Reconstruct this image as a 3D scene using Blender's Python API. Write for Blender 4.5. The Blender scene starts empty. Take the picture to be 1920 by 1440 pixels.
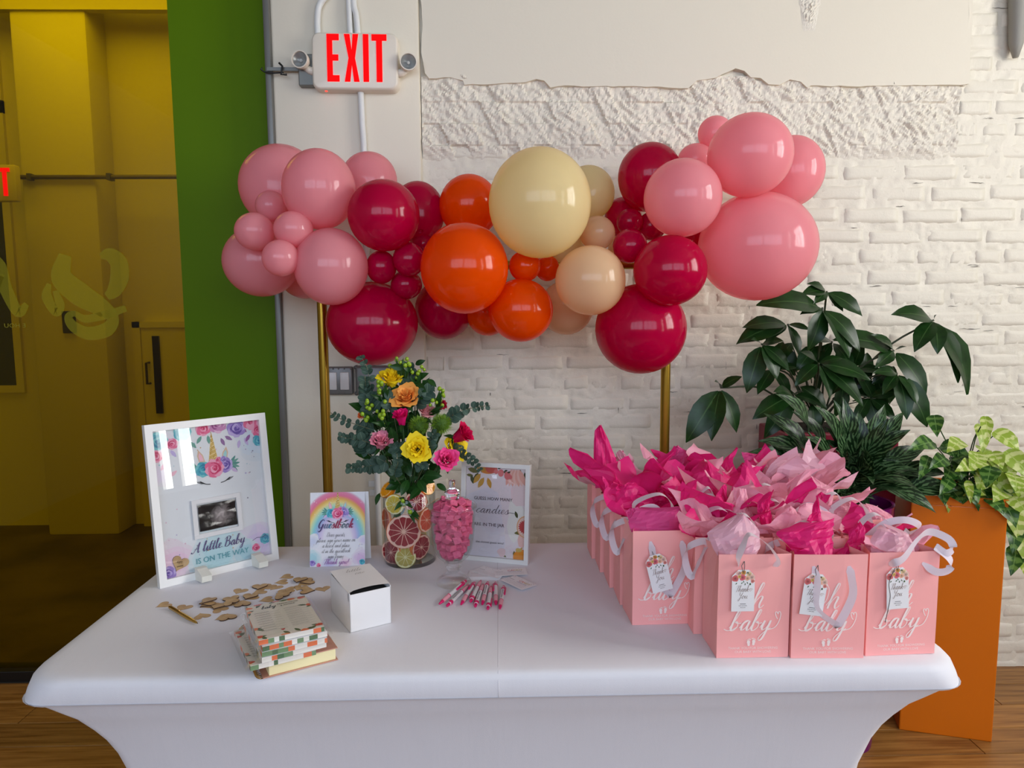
import bpy, bmesh, math, random
from mathutils import Vector, Matrix, noise
from mathutils.geometry import tessellate_polygon

random.seed(7)
S = bpy.context.scene
COL = S.collection
R = math.radians
PI = math.pi

# ------------------------------------------------------------------ camera
CF, CH = 1331.0, 1.475
CP, CYW, CR = R(6.1), R(1.3), R(0.35)
_fw = Vector((math.sin(CYW)*math.cos(CP), math.cos(CYW)*math.cos(CP), -math.sin(CP)))
_rt = Vector((math.cos(CYW), -math.sin(CYW), 0))
_up = _rt.cross(_fw)
_r = _rt*math.cos(CR)-_up*math.sin(CR)
_u = _rt*math.sin(CR)+_up*math.cos(CR)
CAMPOS = Vector((0, 0, CH))
cam = bpy.data.cameras.new('camera')
cam.sensor_width = 36
cam.lens = CF/1920*36
cam.clip_start = 0.05
camo = bpy.data.objects.new('camera', cam)
COL.objects.link(camo)
m3 = Matrix((_r, _u, -_fw)).transposed()
camo.matrix_world = Matrix.Translation(CAMPOS) @ m3.to_4x4()
S.camera = camo

# ------------------------------------------------------------------ world, lights, exposure
W = bpy.data.worlds.new('world')
S.world = W
W.use_nodes = True
W.node_tree.nodes['Background'].inputs[0].default_value = (0.75, 0.85, 1.0, 1)
W.node_tree.nodes['Background'].inputs[1].default_value = 0.4
S.view_settings.view_transform = 'Standard'
S.view_settings.look = 'None'
S.view_settings.gamma = 1
S.view_settings.use_curve_mapping = False
S.view_settings.exposure = -0.13


def area(name, loc, rot, sx, sy, power, col):
    l = bpy.data.lights.new(name, 'AREA')
    l.shape = 'RECTANGLE'
    l.size = sx
    l.size_y = sy
    l.energy = power
    l.color = col
    o = bpy.data.objects.new(name, l)
    o.location = loc
    o.rotation_euler = rot
    COL.objects.link(o)
    return o


RX, FY, CEIL = 3.4, -3.0, 3.5         # right wall, front wall, ceiling
# windows of the room: (wall, a0, a1, z0, z1, power, colour)
WINS = [('R', 0.15, 1.45, 1.45, 3.2, 132, (1.0, 0.985, 0.95)),
        ('R', -1.25, -0.65, 1.1, 3.2, 48, (1.0, 0.98, 0.93)),
        ('F', -3.3, -0.1, 1.45, 3.45, 100, (0.66, 0.79, 1.0)),
        ('F', 0.1, 3.3, 1.45, 3.45, 100, (0.66, 0.79, 1.0))]
for w, a0, a1, z0, z1, pw, c in WINS:
    if w == 'R':
        area('window_daylight', (RX+0.14, (a0+a1)/2, (z0+z1)/2), (0, R(90), 0), z1-z0, a1-a0, pw, c)
    else:
        area('window_daylight', ((a0+a1)/2, FY-0.14, (z0+z1)/2), (R(90), 0, 0), a1-a0, z1-z0, pw, c)
# added fill lamp, unseen, to brighten the room behind the yellow glass
area('corridor_fill_light', (-2.4, 3.9, 3.45), (0, 0, 0), 1.6, 1.2, 19, (1.0, 0.97, 0.86))

# ------------------------------------------------------------------ helpers


def ray(x, y):
    return _fw+_r*((x-960)/CF)-_u*((y-720)/CF)


def at_z(x, y, z):
    d = ray(x, y)
    return CAMPOS+d*((z-CH)/d.z)


def at_y(x, y, Y):
    d = ray(x, y)
    return CAMPOS+d*(Y/d.y)


def lin(c):
    c = c/255.0
    return c/12.92 if c <= 0.04045 else ((c+0.055)/1.055)**2.4


def rgb(*c):
    if len(c) == 1:
        c = c[0]
    return (lin(c[0]), lin(c[1]), lin(c[2]), 1.0)


def nodes(name):
    m = bpy.data.materials.new(name)
    m.use_nodes = True
    nt = m.node_tree
    return m, nt, nt.nodes['Principled BSDF']


def mat(name, col, rough=0.5, metal=0.0, spec=0.5, bump=None, coat=0.0, var=None, emit=0.0, trans=0.0, sheen=0.0):
    """plain procedural material; bump=(scale,strength,distance) list, var=(colour2,scale,detail)"""
    m, nt, b = nodes(name)
    b.inputs['Base Color'].default_value = rgb(col)
    b.inputs['Roughness'].default_value = rough
    b.inputs['Metallic'].default_value = metal
    b.inputs['Specular IOR Level'].default_value = spec
    b.inputs['Coat Weight'].default_value = coat
    b.inputs['Coat Roughness'].default_value = 0.08
    if sheen:
        b.inputs['Sheen Weight'].default_value = sheen
    if emit:
        b.inputs['Emission Color'].default_value = rgb(col)
        b.inputs['Emission Strength'].default_value = emit
    tc = nt.nodes.new('ShaderNodeTexCoord')
    if var:
        n = nt.nodes.new('ShaderNodeTexNoise')
        n.inputs['Scale'].default_value = var[1]
        n.inputs['Detail'].default_value = var[2]
        nt.links.new(tc.outputs['Object'], n.inputs['Vector'])
        mx = nt.nodes.new('ShaderNodeMix')
        mx.data_type = 'RGBA'
        mx.inputs[6].default_value = rgb(col)
        mx.inputs[7].default_value = rgb(var[0])
        mr = nt.nodes.new('ShaderNodeMapRange')
        mr.inputs[1].default_value = 0.35
        mr.inputs[2].default_value = 0.65
        nt.links.new(n.outputs['Fac'], mr.inputs[0])
        nt.links.new(mr.outputs[0], mx.inputs[0])
        nt.links.new(mx.outputs[2], b.inputs['Base Color'])
    prev = None
    for (sc, st, di) in (bump or []):
        n = nt.nodes.new('ShaderNodeTexNoise')
        n.inputs['Scale'].default_value = sc
        n.inputs['Detail'].default_value = 5
        nt.links.new(tc.outputs['Object'], n.inputs['Vector'])
        bp = nt.nodes.new('ShaderNodeBump')
        bp.inputs['Strength'].default_value = st
        bp.inputs['Distance'].default_value = di
        nt.links.new(n.outputs['Fac'], bp.inputs['Height'])
        if prev:
            nt.links.new(prev.outputs[0], bp.inputs['Normal'])
        prev = bp
    if prev:
        nt.links.new(prev.outputs[0], b.inputs['Normal'])
    if trans:
        t = nt.nodes.new('ShaderNodeBsdfTranslucent')
        t.inputs[0].default_value = rgb(col)
        ms = nt.nodes.new('ShaderNodeMixShader')
        ms.inputs[0].default_value = trans
        nt.links.new(b.outputs[0], ms.inputs[1])
        nt.links.new(t.outputs[0], ms.inputs[2])
        nt.links.new(ms.outputs[0], nt.nodes['Material Output'].inputs[0])
    return m


def thin_glass(name, tint=(255, 255, 255), refl=1.0, rough=0.0):
    m, nt, b = nodes(name)
    nt.nodes.remove(b)
    t = nt.nodes.new('ShaderNodeBsdfTransparent')
    t.inputs[0].default_value = rgb(tint)
    g = nt.nodes.new('ShaderNodeBsdfGlossy')
    g.inputs['Roughness'].default_value = rough
    f = nt.nodes.new('ShaderNodeLayerWeight')
    f.inputs['Blend'].default_value = 0.5
    pw = nt.nodes.new('ShaderNodeMath')
    pw.operation = 'POWER'
    pw.inputs[1].default_value = 5
    nt.links.new(f.outputs['Facing'], pw.inputs[0])
    ma = nt.nodes.new('ShaderNodeMath')
    ma.operation = 'MULTIPLY_ADD'
    ma.inputs[1].default_value = 0.96
    ma.inputs[2].default_value = 0.04
    nt.links.new(pw.outputs[0], ma.inputs[0])
    mu = nt.nodes.new('ShaderNodeMath')
    mu.operation = 'MULTIPLY'
    mu.inputs[1].default_value = refl
    mu.use_clamp = True
    ms = nt.nodes.new('ShaderNodeMixShader')
    nt.links.new(ma.outputs[0], mu.inputs[0])
    nt.links.new(mu.outputs[0], ms.inputs[0])
    nt.links.new(t.outputs[0], ms.inputs[1])
    nt.links.new(g.outputs[0], ms.inputs[2])
    nt.links.new(ms.outputs[0], nt.nodes['Material Output'].inputs[0])
    return m


def attr_mat(name, rough=0.55, spec=0.3):
    """flat print: colour comes from the printed polygons' own colour attribute"""
    m, nt, b = nodes(name)
    a = nt.nodes.new('ShaderNodeAttribute')
    a.attribute_name = 'Col'
    nt.links.new(a.outputs['Color'], b.inputs['Base Color'])
    b.inputs['Roughness'].default_value = rough
    b.inputs['Specular IOR Level'].default_value = spec
    return m


def wm(o):
    m = o.matrix_basis.copy()
    while o.parent:
        o = o.parent
        m = o.matrix_basis @ m
    return m


class MB:
    """mesh builder: collects shapes, build() links them as one mesh object"""

    def __init__(s):
        s.v = []
        s.f = []
        s.uv = None

    def add(s, vs, fs, M=None):
        n = len(s.v)
        for p in vs:
            p = Vector(p)
            s.v.append(M @ p if M else p)
        for f in fs:
            s.f.append([i+n for i in f])
        return s

    def box(s, x0, x1, y0, y1, z0, z1, M=None, ch=0.0):
        if ch <= 0:
            vs = [(x, y, z) for z in (z0, z1) for y in (y0, y1) for x in (x0, x1)]
            fs = [(0, 2, 3, 1), (4, 5, 7, 6), (0, 1, 5, 4), (2, 6, 7, 3), (0, 4, 6, 2), (1, 3, 7, 5)]
            return s.add(vs, fs, M)
        bm = bmesh.new()
        bmesh.ops.create_cube(bm, size=1)
        for v in bm.verts:
            v.co = Vector((x0+(v.co.x+.5)*(x1-x0), y0+(v.co.y+.5)*(y1-y0), z0+(v.co.z+.5)*(z1-z0)))
        bmesh.ops.bevel(bm, geom=bm.edges[:], offset=ch, segments=2, affect='EDGES', profile=0.5)
        bm.verts.index_update()
        s.add([v.co for v in bm.verts], [[v.index for v in f.verts] for f in bm.faces], M)
        bm.free()
        return s

    def tube(s, pts, r, n=10, cap=True, M=None):
        pts = [Vector(p) for p in pts]
        rs = r if isinstance(r, (list, tuple)) else [r]*len(pts)
        vs = []
        fs = []
        a = None
        for i, p in enumerate(pts):
            d = (pts[min(i+1, len(pts)-1)]-pts[max(i-1, 0)]).normalized()
            if a is None:
                a = d.orthogonal().normalized()
            a = (a-d*a.dot(d))
            a = a.normalized() if a.length > 1e-6 else d.orthogonal().normalized()
            b = d.cross(a)
            for k in range(n):
                t = 2*PI*k/n
                vs.append(p+(a*math.cos(t)+b*math.sin(t))*rs[i])
        for i in range(len(pts)-1):
            for k in range(n):
                k2 = (k+1) % n
                fs.append((i*n+k, i*n+k2, (i+1)*n+k2, (i+1)*n+k))
        if cap:
            fs.append(tuple(range(n))[::-1])
            fs.append(tuple((len(pts)-1)*n+k for k in range(n)))
        return s.add(vs, fs, M)

    def lathe(s, prof, n=32, M=None, cap0=False, cap1=False):
        vs = []
        fs = []
        for (r, z) in prof:
            for k in range(n):
                t = 2*PI*k/n
                vs.append((r*math.cos(t), r*math.sin(t), z))
        for i in range(len(prof)-1):
            for k in range(n):
                k2 = (k+1) % n
                fs.append((i*n+k, i*n+k2, (i+1)*n+k2, (i+1)*n+k))
        if cap0:
            fs.append(tuple(range(n))[::-1])
        if cap1:
            fs.append(tuple((len(prof)-1)*n+k for k in range(n)))
        return s.add(vs, fs, M)

    def sphere(s, c, r, nu=12, nv=8, sc=(1, 1, 1)):
        prof = []
        c = Vector(c)
        for j in range(nv+1):
            t = -PI/2+PI*j/nv
            prof.append((max(math.cos(t), 1e-3)*r, math.sin(t)*r))
        return s.lathe(prof, nu, Matrix.Translation(c) @ Matrix.Diagonal((*sc, 1)), True, True)

    def grid(s, fn, nu, nv, M=None):
        vs = [fn(i/nu, j/nv) for j in range(nv+1) for i in range(nu+1)]
        fs = []
        for j in range(nv):
            for i in range(nu):
                a = j*(nu+1)+i
                fs.append((a, a+1, a+nu+2, a+nu+1))
        return s.add(vs, fs, M)

    def prism(s, poly, y0, y1, M=None):
        """closed polygon in x,z extruded along y"""
        n = len(poly)
        vs = [(p[0], y0, p[1]) for p in poly]+[(p[0], y1, p[1]) for p in poly]
        tr = tessellate_polygon([[Vector((p[0], p[1], 0)) for p in poly]])
        fs = [tuple(t) for t in tr]+[tuple(i+n for i in t[::-1]) for t in tr]
        for i in range(n):
            j = (i+1) % n
            fs.append((i, j, j+n, i+n))
        s.add(vs, fs, M)
        return s

    def mesh(s, name, m, smooth=False, M=None, ang=None):
        me = bpy.data.meshes.new(name)
        me.from_pydata([M @ v for v in s.v] if M else s.v, [], s.f)
        bm = bmesh.new()
        bm.from_mesh(me)
        bmesh.ops.recalc_face_normals(bm, faces=bm.faces[:])
        bm.to_mesh(me)
        bm.free()
        if m:
            me.materials.append(m)
        if smooth:
            me.polygons.foreach_set('use_smooth', [True]*len(me.polygons))
            if ang:
                try:
                    me.set_sharp_from_angle(angle=R(ang))
                except Exception:
                    pass
        me.update()
        return me

    def build(s, name, m, parent=None, smooth=False, ang=None, world=False):
        M = wm(parent).inverted() if (parent and world) else None
        o = bpy.data.objects.new(name, s.mesh(name, m, smooth, M, ang))
        COL.objects.link(o)
        o.parent = parent
        return o


def inst(name, me, parent=None, M=None):
    o = bpy.data.objects.new(name, me)
    COL.objects.link(o)
    o.parent = parent
    if M is not None:
        o.matrix_basis = M
    return o


def thing(name, loc, label, cat, group=None, rz=0.0, M=None):
    o = bpy.data.objects.new(name, None)
    COL.objects.link(o)
    o.empty_display_size = 0.02
    if M is not None:
        o.matrix_basis = M
    else:
        o.matrix_basis = Matrix.Translation(Vector(loc)) @ Matrix.Rotation(rz, 4, 'Z')
    return tag(o, label, cat, group)


def tag(o, label, cat, group=None):
    o['label'] = label
    o['category'] = cat
    if group:
        o['group'] = group
    return o


def struct(o):
    o['kind'] = 'structure'
    return o


def crom(pts, k=5):
    """Catmull-Rom through points"""
    P = [Vector(p) for p in pts]
    if len(P) < 3:
        return P
    P = [P[0]*2-P[1]]+P+[P[-1]*2-P[-2]]
    out = []
    for i in range(1, len(P)-2):
        for j in range(k):
            t = j/k
            a, b, c, d = P[i-1], P[i], P[i+1], P[i+2]
            out.append(0.5*((2*b)+(c-a)*t+(2*a-5*b+4*c-d)*t*t+(3*b-a-3*c+d)*t**3))
    out.append(P[-2])
    return out


# ------------------------------------------------------------------ flat print: polygons, script lettering, block lettering
GL = {
 'a': (1.05, [[(0, .25), (.35, .75), (.68, 1), (.4, .92), (.2, .5), (.3, .05), (.6, .25), (.8, .98), (.74, .3), (.88, 0), (1.1, .25)]]),
 'b': (.95, [[(0, .25), (.38, 1.2), (.52, 1.95), (.34, 2), (.22, 1.2), (.18, .2), (.4, 0), (.72, .35), (.62, .85), (.4, .85), (.7, .72), (1., .75)]]),
 'c': (.75, [[(0, .25), (.42, .88), (.66, .92), (.55, 1), (.25, .7), (.2, .22), (.45, 0), (.82, .25)]]),
 'd': (1.1, [[(0, .25), (.4, .82), (.68, .95), (.4, .92), (.2, .45), (.3, .05), (.6, .22), (.84, 1.2), (.95, 2.), (.82, 1.), (.8, .25), (.93, 0), (1.15, .25)]]),
 'e': (.75, [[(0, .25), (.4, .45), (.6, .8), (.44, 1), (.2, .7), (.2, .22), (.45, 0), (.82, .25)]]),
 'f': (.65, [[(0, .25), (.4, 1.2), (.55, 1.9), (.42, 2), (.3, 1.3), (.24, 0), (.18, -.8), (.28, -1), (.4, -.6), (.34, 0), (.7, .25)]]),
 'g': (1.0, [[(0, .25), (.35, .75), (.68, 1), (.4, .92), (.2, .5), (.3, .05), (.6, .25), (.8, .98), (.75, .2), (.7, -.7), (.45, -1), (.25, -.75), (.6, -.2), (1.05, .25)]]),
 'h': (1.0, [[(0, .25), (.36, 1.2), (.52, 1.92), (.36, 2), (.25, 1.2), (.2, 0), (.32, .55), (.56, .95), (.74, .85), (.68, .3), (.82, 0), (1.05, .25)]]),
 'i': (.55, [[(0, .25), (.3, .98), (.24, .3), (.37, 0), (.6, .25)], [(.36, 1.4), (.38, 1.46)]]),
 'k': (.95, [[(0, .25), (.36, 1.2), (.5, 1.92), (.35, 2), (.25, 1.2), (.2, 0), (.3, .55), (.6, .95), (.68, .75), (.35, .5), (.58, .3), (.72, 0), (1., .25)]]),
 'l': (.6, [[(0, .25), (.4, 1.3), (.52, 1.9), (.36, 2), (.25, 1.2), (.25, .25), (.38, 0), (.65, .25)]]),
 'm': (1.35, [[(0, .25), (.25, .98), (.2, 0), (.3, .6), (.55, .98), (.65, .7), (.6, 0), (.7, .6), (.95, .98), (1.05, .7), (1., .2), (1.15, 0), (1.4, .25)]]),
 'n': (1.0, [[(0, .25), (.25, .98), (.2, 0), (.3, .6), (.6, .98), (.7, .7), (.65, .2), (.8, 0), (1.05, .25)]]),
 'o': (.9, [[(0, .25), (.45, .98), (.22, .65), (.25, .1), (.5, 0), (.75, .4), (.65, .9), (.42, .95), (.7, .72), (.95, .7)]]),
 'p': (.95, [[(0, .25), (.3, .98), (.25, 0), (.15, -1), (.25, 0), (.35, .7), (.6, 1), (.8, .6), (.6, .1), (.35, .1), (.6, 0), (1., .25)]]),
 'r': (.8, [[(0, .25), (.25, 1.05), (.35, .9), (.6, .9), (.55, .3), (.65, 0), (.85, .25)]]),
 's': (.7, [[(0, .25), (.4, 1.05), (.5, .6), (.6, .2), (.4, 0), (.15, .1), (.45, 0), (.75, .25)]]),
 't': (.65, [[(0, .25), (.35, 1.1), (.42, 1.7), (.3, .6), (.3, .15), (.43, 0), (.7, .25)], [(.1, 1.12), (.65, 1.18)]]),
 'u': (1.1, [[(0, .25), (.25, .98), (.2, .3), (.35, 0), (.65, .3), (.8, .98), (.75, .3), (.9, 0), (1.15, .25)]]),
 'w': (1.25, [[(0, .25), (.2, .98), (.2, .2), (.4, 0), (.6, .5), (.65, .95), (.62, .2), (.8, 0), (1.05, .5), (1.1, .98), (1.3, .75)]]),
 'y': (1.0, [[(0, .25), (.25, .98), (.2, .35), (.35, .05), (.65, .3), (.8, .98), (.75, .1), (.6, -.8), (.35, -1), (.25, -.7), (.6, -.15), (1.05, .25)]]),
 'A': (1.35, [[(-.2, .25), (-.1, 0), (.25, .15), (.8, 1.2), (1.08, 2), (1., .8), (1.1, 0), (1.4, .25)], [(.3, .7), (1.15, .8)]]),
 'B': (1.2, [[(.3, 1.85), (.28, 1), (.15, .05)], [(-.15, 1.5), (.4, 2), (.95, 1.8), (.8, 1.2), (.35, 1.05), (.9, .95), (1., .3), (.5, -.05), (.05, .15)]]),
 'D': (1.3, [[(.35, 1.85), (.28, 1), (.2, .1)], [(-.1, 1.5), (.3, 2), (1., 1.7), (1.15, .8), (.7, .05), (.2, .1), (0, .25)]]),
 'G': (1.3, [[(1., 1.6), (.75, 2), (.25, 1.5), (.1, .6), (.4, .05), (.8, .3), (.98, .95), (.85, -.3), (.5, -.8), (.2, -.5)]]),
 'T': (1.05, [[(-.1, 1.5), (.2, 1.95), (1.3, 1.9)], [(.75, 1.9), (.6, 1), (.5, .1), (.2, .05)]]),
 'Y': (1.1, [[(0, 1.8), (.15, 1.95), (.25, 1.2), (.55, 1), (.9, 1.4)], [(1.05, 2), (.8, .8), (.6, -.4), (.3, -.8), (.15, -.4), (.6, .1), (1.1, .3)]]),
 'O': (1.2, [[(.6, 2), (.15, 1.4), (.15, .5), (.6, 0), (1.05, .6), (1., 1.5), (.6, 2), (.4, 1.7), (.85, 1.6)]]),
 ' ': (.6, []), ',': (.4, [[(.15, .1), (.05, -.25)]]), '.': (.4, [[(.15, .08), (.17, .02)]]), '!': (.5, [[(.35, 1.9), (.2, .5)], [(.15, .1), (.15, .03)]]),
}
_FT = {}


def block(text):
    """block capitals as flat polygons (unit cap height ~0.7)"""
    if text in _FT:
        return _FT[text]
    cu = bpy.data.curves.new('t', 'FONT')
    cu.body = text
    cu.size = 1
    cu.resolution_u = 2
    o = bpy.data.objects.new('t', cu)
    COL.objects.link(o)
    dg = bpy.context.evaluated_depsgraph_get()
    me = bpy.data.meshes.new_from_object(o.evaluated_get(dg))
    vs = [(v.co.x, v.co.y) for v in me.vertices]
    fs = [[vs[i] for i in p.vertices] for p in me.polygons]
    bpy.data.objects.remove(o)
    bpy.data.curves.remove(cu)
    bpy.data.meshes.remove(me)
    w = max(v[0] for v in vs)
    _FT[text] = (fs, w)
    return _FT[text]


class Print:
    """printed artwork: coloured flat polygons, u right, v up, thin ink layers"""

    def __init__(s, step=0.00012):
        s.p = []
        s.step = step
        s.clip = None

    def poly(s, pts, col, layer=0):
        if s.clip:
            x0, y0, x1, y1 = s.clip
            pts = [(min(max(p[0], x0), x1), min(max(p[1], y0), y1)) for p in pts]
            cx = max(p[0] for p in pts)-min(p[0] for p in pts)
            cy = max(p[1] for p in pts)-min(p[1] for p in pts)
            if cx < 1e-6 or cy < 1e-6:
                return
        s.p.append((pts, col, layer))

    def rect(s, x0, y0, x1, y1, col, layer=0):
        s.poly([(x0, y0), (x1, y0), (x1, y1), (x0, y1)], col, layer)

    def disc(s, x, y, r, col, layer=0, n=14, sy=1.0, wob=0.0, rot=0.0):
        ph = random.random()*6
        s.poly([(x+r*(1+wob*math.sin(3*t+ph)+wob*.6*math.sin(5*t+ph*2))*math.cos(t+rot), y+r*sy*(1+wob*math.sin(3*t+ph)+wob*.6*math.sin(5*t+ph*2))*math.sin(t+rot))
                for t in [2*PI*k/n for k in range(n)]], col, layer)

    def stroke(s, pts, w, col, layer=0, k=5, pen=True, smooth=True):
        P = crom([(p[0], p[1], 0) for p in pts], k) if smooth and len(pts) > 2 else [Vector((p[0], p[1], 0)) for p in pts]
        L = []
        Rr = []
        for i, p in enumerate(P):
            d = P[min(i+1, len(P)-1)]-P[max(i-1, 0)]
            if d.length < 1e-9:
                d = Vector((1, 0, 0))
            d.normalize()
            ww = w*(0.38+0.62*max(0, -d.y)**1.2) if pen else w
            n = Vector((-d.y, d.x, 0))*ww*0.5
            L.append(p+n)
            Rr.append(p-n)
        for i in range(len(P)-1):
            s.poly([(q.x, q.y) for q in (L[i], L[i+1], Rr[i+1], Rr[i])], col, layer)

    def script(s, text, x, y, h, col, layer=5, align='c', slant=0.3, bold=0.22, k=4, sx=1.0):
        adv = sum(GL[c][0] for c in text)*h*sx
        x0 = x-adv/2 if align == 'c' else x
        cx = x0
        for i, c in enumerate(text):
            cc = col[i % len(col)] if isinstance(col, list) else col
            a, st = GL[c]
            for q in st:
                s.stroke([(cx+(px*sx+(py*slant))*h, y+py*h) for px, py in q], bold*h, cc, layer, k)
            cx += a*h*sx
        return adv

    def block(s, text, x, y, cap, col, layer=5, align='c', space=1.0, bold=False):
        fs, w = block(text)
        k = cap/0.7
        ox = x-w*k*space/2 if align == 'c' else x
        for f in fs:
            s.poly([(ox+px*k*space, y+py*k) for px, py in f], col, layer)

    def leaf(s, x, y, ang, ln, w, col, layer=2):
        ca, sa = math.cos(ang), math.sin(ang)
        pts = [(0, 0), (.25, .8), (.55, 1), (.85, .5), (1, 0), (.85, -.5), (.55, -1), (.25, -.8)]
        s.poly([(x+ca*a*ln-sa*b*w/2, y+sa*a*ln+ca*b*w/2) for a, b in pts], col, layer)

    def rose(s, x, y, r, cols, layer=3, n=16):
        a = random.random()*6
        for k in range(7):
            t = a+k*2*PI/7
            s.disc(x+.5*r*math.cos(t), y+.5*r*math.sin(t), r*.55, cols[k % 2], layer, 10, 1, .06)
        s.disc(x, y, r*.72, cols[1], layer+1, n, 1, .08)
        for k, (rr, c) in enumerate(((.62, 2), (.5, 1), (.4, 0), (.3, 2), (.2, 1), (.11, 2))):
            t = a+k*2.2
            s.disc(x+.08*r*math.cos(t), y+.08*r*math.sin(t), r*rr, cols[c % len(cols)], layer+2+k, 12, 1, .1)

    def star(s, x, y, r, col, layer=2):
        s.poly([(x+(r if k % 2 == 0 else r*.4)*math.sin(PI*k/5), y+(r if k % 2 == 0 else r*.4)*math.cos(PI*k/5)) for k in range(10)], col, layer)

    def build(s, name, m, parent, M):
        """M maps (u,v,depth) to the parent's local space"""
        vs = []
        fs = []
        cols = []
        for i, (pts, c, l) in enumerate(s.p):
            n = len(vs)
            vs += [M @ Vector((p[0], p[1], l*s.step+(i % 400)*1e-6)) for p in pts]
            lc = rgb(c)
            if len(pts) <= 4:
                fs.append(list(range(n, n+len(pts))))
                cols.append(lc)
            else:
                cx = sum(p[0] for p in pts)/len(pts)
                cy = sum(p[1] for p in pts)/len(pts)
                tr = tessellate_polygon([[Vector((p[0], p[1], 0)) for p in pts]])
                for t in tr:
                    fs.append([n+i for i in t])
                    cols.append(lc)
        me = bpy.data.meshes.new(name)
        me.from_pydata(vs, [], fs)
        at = me.color_attributes.new('Col', 'FLOAT_COLOR', 'CORNER')
        flat = []
        for i, p in enumerate(me.polygons):
            flat += list(cols[i])*p.loop_total
        at.data.foreach_set('color', flat)
        me.materials.append(m)
        me.update()
        o = bpy.data.objects.new(name, me)
        COL.objects.link(o)
        o.parent = parent
        return o


def plane_M(origin, u, v):
    u = Vector(u).normalized()
    v = Vector(v).normalized()
    n = u.cross(v)
    return Matrix.Translation(Vector(origin)) @ Matrix((u, v, n)).transposed().to_4x4()


UPRIGHT = Matrix.Rotation(R(90), 4, 'X')      # (u,v,depth) -> x right, z up, depth towards -y
PRINT = attr_mat('printed_paper')

# ------------------------------------------------------------------ the setting
WY = 2.73                                      # face of the brick wall
PAINT = mat('white_wall_paint', (228, 220, 202), 0.5, bump=[(38, 0.3, 0.006), (9, 0.8, 0.014), (240, 0.25, 0.002)])
for nd in PAINT.node_tree.nodes:                 # thick old paint: ridged, craggy layer
    if nd.bl_idname == 'ShaderNodeTexNoise' and abs(nd.inputs['Scale'].default_value-9) < .1:
        nd.noise_type = 'RIDGED_MULTIFRACTAL'
        nd.inputs['Detail'].default_value = 7
        nd.inputs['Distortion'].default_value = .4
PLAST = mat('smooth_painted_plaster', (228, 219, 200), 0.5, bump=[(14, 0.25, 0.004), (120, 0.12, 0.002)])
ROUGHP = mat('rough_painted_plaster', (227, 219, 203), 0.6, bump=[(120, 0.5, 0.003)])


def fbm(x, z, s, o=4):
    return noise.fractal(Vector((x*s, 3.1, z*s)), 1.0, 2.0, o)


def mortar(u, v):
    x = -0.30+u*2.62
    z = v*2.72
    return (x, WY+-0.0005+0.0028*fbm(x, z, 9)+0.0042*fbm(x, z, 42, 3), z)


wb = struct(MB().grid(mortar, 260, 270).build('wall_back', PAINT, None, True))
# rest of the back wall beyond the frame, over the patch and right of it
struct(MB().box(-0.82, RX+0.2, WY+0.06, WY+0.2, 0, CEIL).box(2.30, RX+0.2, WY-0.004, WY+0.06, 0, CEIL).box(1.5, 2.31, WY-0.004, WY+0.06, 2.7, CEIL).build('wall_back_core', PLAST))

ZR, PITCH, JT = 1.7763, 0.0792, 0.0180


def brick_mesh(L, H, seed):
    us = [0, .007, .03, L*.35, L*.65, L-.03, L-.007, L] if L > .15 else [0, .007, .025, L*.5, L-.025, L-.007, L]
    vs_ = [0, .008, H*.35, H*.7, H-.008, H]
    rnd = random.Random(seed)
    d = rnd.uniform(.0022, .0055)
    tl, tt = rnd.uniform(-.004, .004), rnd.uniform(-.003, .003)
    vs = []
    for j, z in enumerate(vs_):
        for i, x in enumerate(us):
            e = i in (0, len(us)-1) or j in (0, len(vs_)-1)
            e2 = i in (1, len(us)-2) or j in (1, len(vs_)-2)
            nz = noise.noise(Vector((x*30+seed*7, seed*3.3, z*30)))
            n2 = noise.noise(Vector((x*14+seed*5, seed*1.3+9, z*14)))
            y = 0.006 if e else -(d*(.72 if e2 else 1)+nz*.0026+.5*tl*(x/L-.5)*2+.5*tt*(z/H-.5)*2)
            dx = n2*.009*(1 if (e or e2) else .4)
            dz = nz*.0055*(1 if (e or e2) else .4)
            vs.append((x-L/2+dx, y, z+dz))
    fs = []
    n = len(us)
    for j in range(len(vs_)-1):
        for i in range(n-1):
            a = j*n+i
            fs.append((a, a+1, a+n+1, a+n))
    return MB().add(vs, fs)


STR = [brick_mesh(.215, PITCH-JT, k).mesh('brick', PAINT, True) for k in range(9)]
HDR = [brick_mesh(.100, PITCH-JT, 40+k).mesh('brick', PAINT, True) for k in range(7)]
rest = MB()
nb = 0
rb = random.Random(3)
for k in range(-23, 14):
    z = ZR+k*PITCH+JT*.7
    head = (k % 6) == 4
    L = .100 if head else .215
    step = L+(.0125 if head else .013)
    x = -0.268-((k % 2)*(.5*step) if not head else .02)-rb.uniform(0, .03)
    while x < RX:
        x0, x1 = max(x, -0.266), x+L
        if z > 2.03:
            x0 = max(x0, 1.752)
        cx = (x0+x1)/2
        ln = x1-x0
        if ln > .03 and z < CEIL-.06:
            src = rb.choice(HDR if head else STR)
            M = Matrix.Translation((cx, WY+rb.uniform(-.002, .002), z+rb.uniform(-.0035, .0035))) @ Matrix.Rotation(rb.uniform(-.014, .014), 4, 'Y') @ Matrix.Diagonal((ln/L, 1, rb.uniform(.92, 1.10), 1))
            vis = (x0 < 2.25 and z > .5 and z < 2.75)
            if vis and nb < 298:
                inst('brick', src, wb, M)
                nb += 1
            else:
                rest.add([v.co for v in src.vertices], [list(p.vertices) for p in src.polygons], M)
        x += step+rb.uniform(-.004, .004)
ro = rest.build('brick_rest', PAINT, wb, True)
ro['kind'] = 'stuff'


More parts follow.
